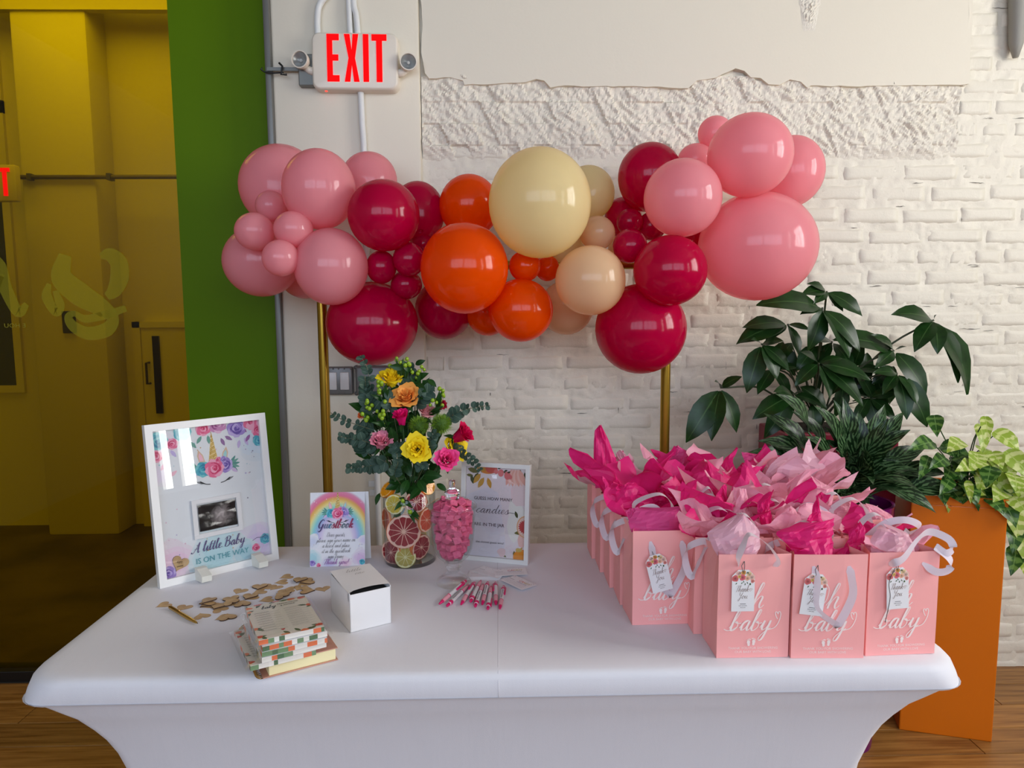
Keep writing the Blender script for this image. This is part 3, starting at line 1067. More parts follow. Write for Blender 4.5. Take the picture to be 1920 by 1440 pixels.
BAL = [
(-0.717,2.467,1.887,0.138,0.138,'P','large pale pink balloon, top left of the garland behind the others'),
(-0.529,2.205,1.835,0.109,0.119,'P','pale pink balloon at upper left in front of green panel edge'),
(-0.428,2.500,1.913,0.095,0.095,'P','pale pink balloon half hidden just below the exit sign pipe'),
(-0.711,2.323,1.803,0.048,0.048,'P','small peach pink balloon, topmost of the four little pink ones'),
(-0.719,2.180,1.708,0.058,0.056,'P','small pink balloon at far left, over the green panel'),
(-0.594,2.147,1.710,0.057,0.054,'P','small pink balloon, rightmost of the four little pink ones'),
(-0.623,2.107,1.624,0.053,0.053,'P','small pink balloon, lowest of the four little pink ones'),
(-0.757,2.350,1.631,0.121,0.114,'P','large dusky pink balloon at lower left end of the garland'),
(-0.492,2.171,1.602,0.109,0.115,'P','pale pink balloon directly above the left gold pole'),
(-0.655,2.490,1.589,0.085,0.077,'P','shaded pink balloon peeking out left of the gold pole'),
(-0.329,2.160,1.751,0.106,0.105,'H','magenta balloon at upper left between pale pink and orange ones'),
(-0.256,2.431,1.796,0.089,0.102,'H','magenta balloon half hidden behind the upper left magenta one'),
(-0.350,2.220,1.603,0.046,0.051,'H','small magenta balloon, left of the little magenta trio'),
(-0.262,2.200,1.625,0.049,0.052,'H','small magenta balloon, top right of the little magenta trio'),
(-0.279,2.260,1.550,0.049,0.045,'H','small magenta balloon, lowest of the little magenta trio'),
(-0.239,2.391,1.687,0.035,0.035,'H','tiny magenta balloon wedged behind the big orange balloon'),
(-0.396,2.300,1.428,0.146,0.134,'H','large magenta balloon hanging lowest at left, above the flowers'),
(-0.176,2.444,1.472,0.098,0.102,'H','dark magenta balloon below and behind the big orange balloon'),
(-0.083,2.398,1.812,0.099,0.102,'O','orange balloon behind, beside the big ivory balloon'),
(-0.090,2.120,1.593,0.129,0.134,'O','largest bright orange balloon at the front of the garland'),
(0.092,2.220,1.604,0.049,0.048,'O','small orange balloon right under the big ivory balloon'),
(0.170,2.340,1.604,0.040,0.042,'O','tiny orange balloon tucked right of the small orange one'),
(0.079,2.200,1.468,0.099,0.097,'O','orange balloon hanging at the bottom middle of the garland'),
(-0.025,2.416,1.454,0.072,0.072,'O','dark orange balloon hidden behind the bottom orange one'),
(0.133,2.120,1.780,0.150,0.159,'C','largest ivory yellow balloon at the top middle of the garland'),
(0.319,2.460,1.862,0.089,0.092,'C','pale yellow balloon half hidden right of the big ivory one'),
(0.325,2.280,1.710,0.056,0.054,'B','small cream balloon right below the big ivory balloon'),
(0.285,2.140,1.556,0.105,0.104,'B','cream coloured balloon in front, right of the orange ones'),
(0.241,2.420,1.475,0.091,0.091,'B','cream balloon behind and below the front cream balloon'),
(0.227,2.460,1.684,0.077,0.077,'C','shaded yellow balloon deep behind the ivory and cream ones'),
(0.436,2.460,1.669,0.048,0.055,'B','cream balloon sliver behind the small magenta balloon'),
(0.512,2.380,1.902,0.105,0.109,'H','deep red magenta balloon at upper right, beside bare brick'),
(0.445,2.500,1.785,0.063,0.070,'H','dark magenta balloon half hidden left of the upper right one'),
(0.441,2.348,1.752,0.043,0.043,'H','small magenta balloon, upper left of the right trio'),
(0.518,2.372,1.741,0.047,0.047,'H','small magenta balloon, upper right of the right trio'),
(0.418,2.220,1.664,0.053,0.053,'H','small magenta balloon, lowest of the right trio'),
(0.519,2.118,1.583,0.108,0.104,'H','glossy magenta balloon in front at right, beside the huge pink one'),
(0.459,2.242,1.407,0.143,0.142,'H','large magenta balloon hanging lowest at right above the gold pole'),
(0.678,2.460,1.704,0.066,0.066,'H','dark magenta balloon glimpsed between two pink balloons'),
(0.553,2.120,1.794,0.113,0.113,'P','pale pink balloon in front at right with a window highlight'),
(0.763,2.160,1.924,0.124,0.121,'P','pink balloon at the top right of the garland'),
(0.987,2.400,1.922,0.106,0.115,'P','pink balloon at the far right end behind the top one'),
(0.830,2.260,1.664,0.182,0.170,'P','largest pink balloon at the right end above the dark plant'),
(0.730,2.400,2.044,0.056,0.056,'P','small pink balloon poking out highest behind the top right one'),
(0.668,2.400,1.959,0.060,0.053,'P','small peach pink balloon between magenta and top right pink ones'),
]
for (x, y, z, rx, rz, c, lab) in BAL:
    # neck points back to the stand's crossbar
    ax = Vector((x, y, z))-Vector((x*.9, 2.55 if y < 2.4 else 2.3, 1.62+(z-1.62)*.35))
    if ax.length < .02:
        ax = Vector((0, -1, 0))
    ax.normalize()
    q = ax.to_track_quat('Z', 'Y').to_matrix().to_4x4()
    M = Matrix.Translation((x, y, z)) @ q
    b = thing('balloon', (0, 0, 0), lab, 'balloon', 'latex balloons of the garland', M=M)
    mb = balloon_mb(rx, rz)
    r = (rx+rz)/2
    # stretch so that the outline keeps the photographed width and height
    Sx = Matrix.Diagonal((rx/r, .5+.5*rx/r, rz/r, 1))
    o = MB().add(mb.v, mb.f).build('body', LAT[c], b, True)
    M3 = (q.inverted() @ Sx @ q)
    for v in o.data.vertices:
        v.co = M3 @ v.co
    MB().lathe([(.004, -r*1.085), (.006, -r*1.10), (.0035, -r*1.115), (.009, -r*1.14)], 10).build('knot', LAT[c], b, True)

# ------------------------------------------------------------------ table cloth
T = .75
m, nt, b = nodes('white_spandex')
b.inputs['Base Color'].default_value = rgb(226, 225, 230)
b.inputs['Roughness'].default_value = .75
b.inputs['Specular IOR Level'].default_value = .25
b.inputs['Sheen Weight'].default_value = .15
tc = nt.nodes.new('ShaderNodeTexCoord')
wv = nt.nodes.new('ShaderNodeTexNoise')
wv.inputs['Scale'].default_value = 9
wv.inputs['Detail'].default_value = 3
mpp = nt.nodes.new('ShaderNodeMapping')
mpp.inputs['Scale'].default_value = (2.2, 1, .35)
mpp.inputs['Rotation'].default_value = (0, R(14), 0)
nt.links.new(tc.outputs['Object'], mpp.inputs[0])
nt.links.new(mpp.outputs[0], wv.inputs['Vector'])
bp = nt.nodes.new('ShaderNodeBump')
bp.inputs['Strength'].default_value = .12
bp.inputs['Distance'].default_value = .01
nt.links.new(wv.outputs['Fac'], bp.inputs['Height'])
n2 = nt.nodes.new('ShaderNodeTexNoise')
n2.inputs['Scale'].default_value = 700
nt.links.new(tc.outputs['Object'], n2.inputs['Vector'])
b2 = nt.nodes.new('ShaderNodeBump')
b2.inputs['Strength'].default_value = .25
b2.inputs['Distance'].default_value = .0008
nt.links.new(n2.outputs['Fac'], b2.inputs['Height'])
nt.links.new(bp.outputs[0], b2.inputs['Normal'])
nt.links.new(b2.outputs[0], b.inputs['Normal'])
CLOTH = m
TX, TYF, TYB = .960, 1.348, 2.15
tcx, tcy = 0.0, (TYF+TYB)/2
hy0 = (TYB-TYF)/2
# (z, half width x, half depth y, corner radius)
RING = [(T, TX-.05, hy0-.035, .10), (T-.0008, TX-.030, hy0-.018, .10), (T-.003, TX-.017, hy0-.009, .095), (T-.008, TX-.007, hy0-.003, .09), (T-.016, TX-.001, hy0, .085), (T-.030, TX+.002, hy0+.001, .075), (T-.048, TX+.005, hy0+.001, .065), (T-.053, TX+.002, hy0-.001, .055),
        (T-.057, TX-.010, hy0-.011, .045), (T-.065, TX-.028, hy0-.016, .04), (T-.083, TX-.062, hy0-.021, .035), (T-.102, TX-.088, hy0-.032, .03), (T-.134, TX-.114, hy0-.044, .03), (T-.164, TX-.134, hy0-.054, .03),
        (T-.20, TX-.150, hy0-.064, .03), (T-.27, TX-.168, hy0-.080, .03), (T-.40, TX-.182, hy0-.098, .03), (T-.6, TX-.178, hy0-.100, .03), (.012, TX-.15, hy0-.090, .03)]
NS, NC = 12, 6


def ringpts(z, hx, hy, cr):
    out = []
    for q, (sx, sy) in enumerate(((1, -1), (1, 1), (-1, 1), (-1, -1))):
        a0 = -PI/2+q*PI/2
        for k in range(NC+1):
            a = a0+PI/2*k/NC
            out.append((tcx+sx*(hx-cr)+cr*math.cos(a), tcy+sy*(hy-cr)+cr*math.sin(a), z))
        # straight run to next corner
        nx = ((1, 1), (-1, 1), (-1, -1), (1, -1))[q]
        a1 = a0+PI/2
        p = Vector(out[-1])
        e = Vector((tcx+nx[0]*(hx-cr)+cr*math.cos(a1), tcy+nx[1]*(hy-cr)+cr*math.sin(a1), z))
        for k in range(1, NS):
            out.append(tuple(p.lerp(e, k/NS)))
    return out


q = MB()
vs = []
for rg in RING:
    vs += ringpts(*rg)
n = len(vs)//len(RING)
fs = [tuple(range(n))]
for i in range(len(RING)-1):
    for k in range(n):
        k2 = (k+1) % n
        fs.append((i*n+k, i*n+k2, (i+1)*n+k2, (i+1)*n+k))
q.add(vs, fs)
cl = thing('tablecloth', (0, tcy, 0), 'white stretch tablecloth fitted over a long folding table', 'tablecloth')
q.build('cover', CLOTH, cl, True, 60, world=True)
# hem line round the table edge and the seam across the middle
hem = []
for (z, ins) in ((T-.050, .0015), (T-.054, .0015)):
    hem += [Vector(p) for p in ringpts(z, TX+.005-(.004 if z < T-.052 else 0)+ins, hy0+.001-(.003 if z < T-.052 else 0)+ins, .06)]
MB().add(hem, [(k, (k+1) % n, n+(k+1) % n, n+k) for k in range(n)]).build('hem', CLOTH, cl, True, world=True)
MB().tube([(0, TYB-.05, T-.0004), (0, TYF+.03, T-.0004), (0, TYF+.009, T-.003), (0, TYF, T-.016), (0, TYF-.001, T-.03), (0, TYF-.001, T-.050)], .0009, 6).build('seam', CLOTH, cl, True, world=True)

# ------------------------------------------------------------------ signs and small things on the table
WOODW = mat('white_painted_wood', (236, 234, 230), .4, bump=[(90, .08, .001)])
PANE = thin_glass('picture_glass', (250, 250, 250), 1.25)
PAPER = mat('white_paper', (238, 236, 236), .6)
TEAL, PINKC, LIL = [(120, 200, 205), (72, 170, 190), (45, 130, 165)], [(244, 170, 195), (235, 110, 150), (205, 50, 100)], [(196, 178, 225), (160, 135, 205), (105, 80, 165)]
ROSEL = [(232, 190, 215), (205, 140, 185), (160, 80, 140)]
GREENL = (110, 165, 150)


def flowers_crown(p, cx, cy, s):
    """teal, pink and violet rose crown with golden horn, ears and lashes"""
    gold = [(214, 180, 100), (186, 148, 62), (235, 210, 150)]
    for sx in (-1, 1):                                          # ears
        ear = [(cx+sx*.34*s, cy+.28*s), (cx+sx*.42*s, cy+.62*s), (cx+sx*.60*s, cy+.86*s), (cx+sx*.66*s, cy+.60*s), (cx+sx*.58*s, cy+.25*s)]
        p.poly(ear, (226, 190, 160), 2)
        c0 = (sum(a for a, _ in ear)/5, sum(b for _, b in ear)/5)
        p.poly([(c0[0]+(a-c0[0])*.62, c0[1]+(b-c0[1])*.62) for a, b in ear], (248, 190, 205) if sx < 0 else (170, 220, 220), 3)
    hw, hh = .22*s, 1.35*s                                          # horn
    p.poly([(cx-hw, cy+.2*s), (cx+hw, cy+.2*s), (cx+.02*s, cy+.2*s+hh)], gold[0], 2)
    for k in range(8):
        f0 = k/8
        y0 = cy+.2*s+hh*f0
        w0 = hw*(1-f0)
        p.poly([(cx-w0, y0), (cx+w0*.95, y0+.10*s), (cx+w0*.9, y0+.14*s), (cx-w0, y0+.045*s)], gold[2], 3)
    rr = random.Random(4)
    for k in range(46):
        f0 = rr.random()**1.3
        p.disc(cx+rr.uniform(-1, 1)*hw*(1-f0)*.9, cy+.2*s+hh*f0, .022*s, gold[1], 4, 6)
    for sx in (-1, 1):
        for k in range(5):
            p.leaf(cx+sx*.68*s, cy+.05*s, (PI if sx < 0 else 0)+sx*(.9-.42*k)*1.0, .46*s, .13*s, GREENL if k % 2 else (85, 150, 140), 2)
        p.leaf(cx+sx*.72*s, cy-.1*s, (PI+.7 if sx < 0 else -.7), .36*s, .16*s, (215, 190, 225), 2)
    p.rose(cx-.46*s, cy+.0*s, .33*s, TEAL, 5)
    p.rose(cx+.48*s, cy+.05*s, .33*s, LIL, 5)
    p.rose(cx, cy-.02*s, .40*s, PINKC, 14)
    p.rose(cx+.2*s, cy+.33*s, .13*s, PINKC, 22)
    p.rose(cx+.42*s, cy+.32*s, .14*s, LIL, 22)
    for sx in (-1, 1):                                          # lashes
        x0, y0 = cx+sx*.42*s, cy-.62*s
        p.stroke([(x0-.2*s*sx, y0-.06*s), (x0, y0-.02*s), (x0+.22*s*sx, y0+.10*s)], .035*s, (40, 40, 45), 5, pen=False)
        for k in range(3):
            p.stroke([(x0+sx*.06*s*(k+.3), y0+.0*s), (x0+sx*(.10+.07*k)*s, y0+.05*s), (x0+sx*(.22+.07*k)*s, y0+.13*s)], .024*s, (40, 40, 45), 5, pen=False)


def specks(p, x0, y0, x1, y1, n, s, seed, avoid=None):
    rr = random.Random(seed)
    cols = [(150, 200, 210), (175, 160, 205), (205, 170, 120), (225, 180, 200), (120, 110, 130)]
    k = 0
    while k < n:
        x, y = rr.uniform(x0, x1), rr.uniform(y0, y1)
        if avoid and avoid[0] < x < avoid[2] and avoid[1] < y < avoid[3]:
            k += .2
            continue
        if rr.random() < .45:
            p.star(x, y, s*rr.uniform(1, 1.7), rr.choice(cols), 2)
        else:
            p.disc(x, y, s*rr.uniform(.4, .9), rr.choice(cols), 2, 8)
        k += 1


def lean_M(bl, br, lean):
    A, B = Vector(bl), Vector(br)
    e = (B-A).normalized()
    nb = Vector((-e.y, e.x, 0))
    up = Vector((0, 0, 1))*math.cos(lean)+nb*math.sin(lean)
    return Matrix.Translation((A+B)/2) @ Matrix((e, -(e.cross(up)).normalized()*-1 if False else (up.cross(e)).normalized(), up)).transposed().to_4x4(), (B-A).length


def wall_M(M, x, y, z):
    """print frame (u,v,depth) on a standing board: x right, z up, depth to the front (-y)"""
    return M @ Matrix.Translation((x, y, z)) @ UPRIGHT


def frame_mb(w, h, b, d, y0):
    """mitred picture frame, returns four rails"""
    out = []
    O = [(-w/2, 0), (w/2, 0), (w/2, h), (-w/2, h)]
    I = [(-w/2+b, b), (w/2-b, b), (w/2-b, h-b), (-w/2+b, h-b)]
    for k in range(4):
        j = (k+1) % 4
        g = .0003
        out.append(MB().prism([O[k], O[j], I[j], I[k]], y0, y0+d))
    return out


# --- big white frame with unicorn print
FM, FW = lean_M((-.884, 1.812, T), (-.639, 2.025, T), R(7.5))
FH = .43
fr = thing('picture_frame', (0, 0, 0), 'large white picture frame with unicorn and flower print on two feet', 'picture frame', M=FM)
FB = .019
for q in frame_mb(FW, FH, FB, .022, -.002):
    q.build('rail', WOODW, fr)
MB().box(-FW/2+FB-.003, FW/2-FB+.003, .012, .018, FB-.003, FH-FB+.003).build('back_board', PAPER, fr)
p = Print()
w0, h0 = FW-2*FB, FH-2*FB
p.clip = (-w0/2, 0, w0/2, h0)
p.rect(-w0/2, 0, w0/2, h0, (232, 234, 236), 0)
U, V = (lambda u: (u-.5)*w0), (lambda v: v*h0)
for (u, v, r, c) in ((.05, .9, .16, (236, 220, 236)), (.95, .85, .2, (214, 228, 240)), (.9, .1, .22, (222, 205, 236)), (.1, .1, .2, (240, 205, 226)), (.5, .08, .3, (190, 226, 232)), (.75, .06, .14, (176, 216, 226)), (.02, .7, .12, (232, 222, 240))):
    for k in range(3):
        p.disc(U(u), V(v), r*w0*(1-.25*k), tuple(int(232+(x-232)*(.35+.3*k)) for x in c), 1, 18, 1, .12)
specks(p, -w0*.46, h0*.1, w0*.46, h0*.9, 62, .0022, 8, (-w0*.32, h0*.28, w0*.32, h0*.72))
flowers_crown(p, U(.53), V(.695), .064)
for (u, v, r, c) in ((.05, .93, .075, TEAL), (.02, .83, .05, PINKC), (.17, .90, .045, PINKC), (.27, .97, .07, TEAL), (.46, .98, .06, PINKC), (.60, 1.0, .075, ROSEL), (.78, .96, .08, LIL), (.93, .99, .07, PINKC), (1.0, .92, .06, PINKC), (.99, .85, .05, TEAL),
                     (.03, .03, .06, LIL), (.96, .12, .045, TEAL), (.86, .07, .035, PINKC)):
    p.rose(U(u), V(v), r*w0*1.15, c, 6)
for (u, v, a, c) in ((.15, .86, -1, (196, 178, 225)), (.62, .90, -1.2, (150, 110, 160)), (.66, .91, -.6, (150, 110, 160)), (.5, .93, -1.5, GREENL), (.44, .93, -2.2, GREENL), (.85, .88, -1.2, (205, 185, 228)), (.80, .87, -1.8, (205, 185, 228)), (.91, .90, -2.2, (160, 100, 165)), (.94, .88, -1.2, (160, 100, 165)), (.88, .92, 2.4, (160, 100, 165)), (.33, .90, -.9, GREENL), (.1, .78, -2.2, (238, 180, 205)), (.12, .68, .6, (246, 190, 205))):
    p.leaf(U(u), V(v), a, .085*w0, .035*w0, c, 4)
p.script('A little Baby', U(.50), V(.128), .0135, (84, 58, 118), 20, 'c', .3, .2)
p.stroke([(U(.83), V(.125)), (U(.88), V(.14)), (U(.93), V(.135)), (U(.97), V(.15))], .0013, (84, 58, 118), 20, pen=False)
p.block('IS ON THE WAY', U(.53), V(.050), .0150, (78, 160, 170), 20, 'c', .93)
p.build('print', PRINT, fr, wall_M(Matrix(), 0, .0115, FB))
# scan photograph in a white mount
mx0, mx1, mz0, mz1 = -.062, .070, .106, .212
for q_ in (MB().prism([(mx0, mz0), (mx1, mz0), (mx1-.012, mz0+.012), (mx0+.012, mz0+.012)], .004, .0095), MB().prism([(mx0, mz1), (mx1, mz1), (mx1-.012, mz1-.012), (mx0+.012, mz1-.012)], .004, .0095),
           MB().prism([(mx0, mz0), (mx0+.012, mz0+.012), (mx0+.012, mz1-.012), (mx0, mz1)], .004, .0095), MB().prism([(mx1, mz0), (mx1-.012, mz0+.012), (mx1-.012, mz1-.012), (mx1, mz1)], .004, .0095)):
    q_.build('photo_mount', PAPER, fr)
m, nt, b = nodes('scan_photo')
tc = nt.nodes.new('ShaderNodeTexCoord')
n1 = nt.nodes.new('ShaderNodeTexNoise')
n1.inputs['Scale'].default_value = 55
n1.inputs['Detail'].default_value = 6
n1.inputs['Distortion'].default_value = 1.2
nt.links.new(tc.outputs['Object'], n1.inputs['Vector'])
gd = nt.nodes.new('ShaderNodeVectorMath')
gd.operation = 'DISTANCE'
gd.inputs[1].default_value = (.016, .006, .160)
nt.links.new(tc.outputs['Object'], gd.inputs[0])
mr = nt.nodes.new('ShaderNodeMapRange')
mr.inputs[1].default_value = .045
mr.inputs[2].default_value = .0
mr.inputs[3].default_value = .0
mr.inputs[4].default_value = 1.0
nt.links.new(gd.outputs['Value'], mr.inputs[0])
mu = nt.nodes.new('ShaderNodeMath')
mu.operation = 'MULTIPLY'
nt.links.new(n1.outputs['Fac'], mu.inputs[0])
nt.links.new(mr.outputs[0], mu.inputs[1])
cr = nt.nodes.new('ShaderNodeValToRGB')
cr.color_ramp.elements[0].color = rgb(18, 14, 15)
cr.color_ramp.elements[0].position = .12
cr.color_ramp.elements[1].color = rgb(190, 178, 176)
cr.color_ramp.elements[1].position = .55
nt.links.new(mu.outputs[0], cr.inputs[0])
nt.links.new(cr.outputs[0], b.inputs['Base Color'])
b.inputs['Roughness'].default_value = .15
MB().grid(lambda u, v: (mx0+.016+u*(mx1-mx0-.030), .0075-.0022*math.sin(u*7)*math.sin(v*5+1)-.0012*math.sin(v*16), mz0+.018+v*(mz1-mz0-.034)), 14, 10).build('scan_photo', m, fr, True)
MB().box(-FW/2+FB-.001, FW/2-FB+.001, .0015, .0030, FB-.001, FH-FB+.001).build('glass', PANE, fr)
FEET = mat('white_foot', (222, 220, 208), .5)
for fx in (-.060, .095):
    MB().prism([(-.035, .0), (.052, .0), (.056, .016), (.022, .032), (.002, .034), (.002, .012), (-.035, .012)], fx-.013, fx+.013, Matrix.Rotation(R(-90), 4, 'Z') @ Matrix.Translation((0, 0, -.0005))).build('foot', FEET, fr)
# wooden heart tucked inside the frame
HEARTW = mat('light_plywood', (206, 172, 122), .55, var=((184, 148, 100), 40, 4))
HEDGE = mat('burnt_edge', (66, 42, 26), .7)


def heart_poly(s, n=26):
    out = []
    for k in range(n):
        t = 2*PI*k/n
        out.append((16*math.sin(t)**3/16*s/2, (13*math.cos(t)-5*math.cos(2*t)-2*math.cos(3*t)-math.cos(4*t)+2)/16*s/2))
    return out


def heart_mesh(s):
    hp = heart_poly(s)
    q = MB().prism(hp, 0, .0028, Matrix.Rotation(R(90), 4, 'X') @ Matrix.Translation((0, -.0028, 0)))
    me = q.mesh('wooden_heart', HEARTW)
    me.materials.append(HEDGE)
    for pl in me.polygons:
        if abs(pl.normal.z) < .5:
            pl.material_index = 1
    return me


HME = heart_mesh(.040)
# --- candy guessing sign
SM, SW = lean_M((-.110, 2.004, T), (.086, 1.944, T), R(6))
SH = .284
sg = thing('candy_sign', (0, 0, 0), 'grey framed candy guessing sign with citrus print behind the jar', 'framed sign', M=SM)
SGF = mat('silver_white_frame', (214, 212, 208), .35)
SB = .0125
for q in frame_mb(SW, SH, SB, .018, -.002):
    q.build('rail', SGF, sg)
MB().box(-SW/2+SB-.002, SW/2-SB+.002, .009, .014, SB-.002, SH-SB+.002).build('back_board', PAPER, sg)
MB().prism([(.02, 0), (.105, -.004), (.105, .0), (.02, .20)], -.02, .02, Matrix.Rotation(R(90), 4, 'Z')).build('easel_strut', mat('black_strut', (30, 30, 30), .6), sg)
p = Print()
w0, h0 = SW-2*SB, SH-2*SB
p.clip = (-w0/2, 0, w0/2, h0)
U, V = (lambda u: (u-.5)*w0), (lambda v: v*h0)
p.rect(-w0/2, 0, w0/2, h0, (236, 224, 226), 0)
p.disc(U(.2), V(.3), .5*w0, (228, 222, 230), 1, 20, 1.3, .1)
p.disc(U(.85), V(.42), .16*w0, (240, 236, 228), 1, 18, 2.0, .15)
p.disc(U(.95), V(.75), .2*w0, (238, 214, 214), 1, 18, 1.3, .1)
GR1, GR2, OCH = (112, 110, 52), (70, 76, 38), (204, 154, 62)
for (u, v, a, l, c) in ((.02, .97, -.25, .2, GR1), (.0, .9, -.1, .12, GR1), (.08, .9, -1.3, .15, GR2), (.2, .93, -2.0, .18, GR2), (.24, .92, -2.2, .2, OCH), (.30, .88, -2.1, .2, OCH), (.36, .88, -1.25, .18, OCH), (.33, .96, 2.9, .18, OCH), (.9, .99, -1.6, .1, GR1), (.97, .96, -1.3, .12, GR2), (.87, .45, 1.9, .12, GR2), (.97, .30, 3.3, .15, GR1), (.83, .02, 1.6, .1, GR1), (.90, .08, .9, .1, OCH), (.7, .01, 2.6, .09, GR1), (.62, .96, -.6, .06, GR2), (.55, .97, -.9, .06, GR2)):
    p.leaf(U(u), V(v), a, l*w0, l*w0*.42, c, 4)
p.disc(U(.36), V(.965), .14*w0, (226, 140, 60), 3, 18, .45)
p.disc(U(.42), V(.985), .10*w0, (214, 96, 84), 5, 16, .8)
for u, v, r in ((.50, .955, .035), (.58, .94, .05), (.69, .915, .055), (.74, .90, .03)):
    p.disc(U(u), V(v), r*w0, (226, 120, 120), 6, 12, 1.2)
    p.leaf(U(u)-.01, V(v)+.012, .3, .06*w0, .03*w0, (60, 62, 40), 7)
for k in range(7):
    p.leaf(U(.82+.02*k-.06), V(.99), -1.9+.12*k, .28*w0, .09*w0, ((238, 176, 160), (244, 198, 184))[k % 2], 5)
p.disc(U(1.0), V(.36), .14*w0, (232, 170, 120), 5, 22, 1.25)
p.disc(U(1.0), V(.36), .125*w0, (240, 206, 190), 6, 22, 1.25)
for k in range(9):
    a = PI/2+.2+k*.33
    p.leaf(U(1.0)+.01*w0*math.cos(a), V(.36)+.01*w0*math.sin(a), a, .105*w0, .042*w0, (198, 66, 70), 7)
p.disc(U(.97), V(.22), .09*w0, (238, 190, 180), 4, 14, 1.5, .1)
p.disc(U(.62), V(.06), .07*w0, (238, 206, 206), 4, 14, 1, .1)
p.disc(U(.97), V(.02), .16*w0, (238, 150, 40), 5, 20, .8)
p.disc(U(.90), V(.10), .05*w0, (206, 176, 80), 6, 12, .7)
INK = (44, 38, 42)
p.block('GUESS HOW MANY', U(.46), V(.63), .0092, INK, 12, 'c', 1.0)
p.script('candies', U(.44), V(.485), .0125, INK, 12, 'c', .35, .13, sx=1.35)
p.stroke([(U(.70), V(.50)), (U(.76), V(.505)), (U(.83), V(.50))], .0012, INK, 12, pen=False)
p.block('ARE IN THE JAR', U(.40), V(.34), .0092, INK, 12, 'c', 1.0)
p.block('the closest guess wins!', U(.42), V(.15), .0062, INK, 12, 'c', 1.05)
p.build('print', PRINT, sg, wall_M(Matrix(), 0, .0085, SB))
MB().box(-SW/2+SB-.001, SW/2-SB+.001, .001, .0024, SB-.001, SH-SB+.001).build('glass', PANE, sg)

# --- tent card: guest book
CM, CW = lean_M((-.531, 1.956, T), (-.377, 1.963, T), R(11))
CHh = .208
gc = thing('guestbook_card', (0, 0, 0), 'folded rainbow unicorn guestbook card standing before the gold pole', 'card', M=CM)
MB().box(-CW/2, CW/2, 0, .0008, 0, CHh).build('front_panel', PAPER, gc)
ang = 2*R(11)+R(2)
MB().prism([(0, CHh), (.0008, CHh), (.060, .008), (.059, .006)], -CW/2+.001, CW/2+.010, Matrix.Rotation(R(90), 4, 'Z') @ Matrix.Diagonal((1, -1, 1, 1))).build('back_panel', PAPER, gc)
p = Print()
w0, h0 = CW, CHh
p.clip = (-w0/2, 0, w0/2, h0)
U, V = (lambda u: (u-.5)*w0), (lambda v: v*h0)
p.rect(-w0/2, 0, w0/2, h0, (236, 234, 238), 0)
stops = [(1.10, (230, 226, 230)), (1.05, (228, 140, 170)), (.97, (232, 120, 150)), (.90, (232, 180, 90)), (.83, (240, 216, 140)), (.76, (190, 222, 190)), (.69, (140, 208, 212)), (.60, (165, 190, 226)), (.52, (205, 190, 226)), (.43, (226, 214, 232)), (.36, (236, 234, 238))]


def ramp(r):
    for (r0, c0), (r1, c1) in zip(stops, stops[1:]):
        if r <= r0 and r >= r1:
            f = (r0-r)/(r0-r1)
            return tuple(int(a+(b_-a)*f) for a, b_ in zip(c0, c1))
    return stops[0][1] if r > stops[0][0] else stops[-1][1]


RB = 40
for k in range(RB):
    r0 = 1.10-.74*k/RB
    n = 40
    pts = [(U(.5)+r0*.66*w0*math.cos(PI*j/n), V(.36)+r0*.62*h0*math.sin(PI*j/n)) for j in range(n+1)]
    p.poly(pts, ramp(r0), .4+k*.03)
p.rect(-w0/2, 0, w0/2, V(.36)+.0001, (236, 234, 238), 1.8)
for (u, v, r, c) in ((.05, .12, .16, (176, 216, 224)), (.92, .10, .18, (222, 190, 222)), (.35, .03, .16, (206, 200, 230)), (.65, .03, .14, (238, 205, 220)), (.04, .34, .14, (210, 214, 232)), (.97, .34, .1, (224, 212, 234))):
    for k in range(4):
        p.disc(U(u), V(v), r*w0*(1-.2*k), tuple(int(236+(x-236)*(.25+.25*k)) for x in c), 2+k*.2, 18, 1, .1)
rr = random.Random(12)
for k in range(26):
    p.disc(U(rr.uniform(.05, .95)), V(rr.uniform(.6, .98)), .0009*rr.uniform(.6, 1.6), (246, 246, 246), 3, 6)
specks(p, -w0*.46, h0*.08, w0*.46, h0*.55, 30, .0012, 3, (-w0*.38, h0*.1, w0*.36, h0*.55))
flowers_crown(p, U(.5), V(.715), .040)
p.script('Guestbook', U(.46), V(.515), .0125, [(76, 62, 110), (110, 120, 150), (70, 120, 150), (150, 60, 90), (150, 40, 70), (165, 40, 80), (90, 110, 120), (110, 110, 130), (150, 50, 90)], 30, 'c', .3, .3, sx=.95)
for k, s_ in enumerate(('Dear guests,', 'please sign your name on', 'a heart and place', 'it in the guestbook', 'sign frame.')):
    p.script(s_, U(.47), V(.40-.0725*k), .0062, (60, 58, 66), 30, 'c', .35, .12, 3, sx=.86)
p.script('Thank you!', U(.47), V(.030), .0075, [(150, 90, 160), (160, 100, 170), (180, 120, 180)], 30, 'c', .35, .2, 3)
p.rose(U(.05), V(.05), .0085, LIL, 12)
p.rose(U(.16), V(.02), .006, PINKC, 12)
p.rose(U(.95), V(.05), .008, TEAL, 12)
p.build('print', PRINT, gc, wall_M(Matrix(), 0, -.0003, 0))

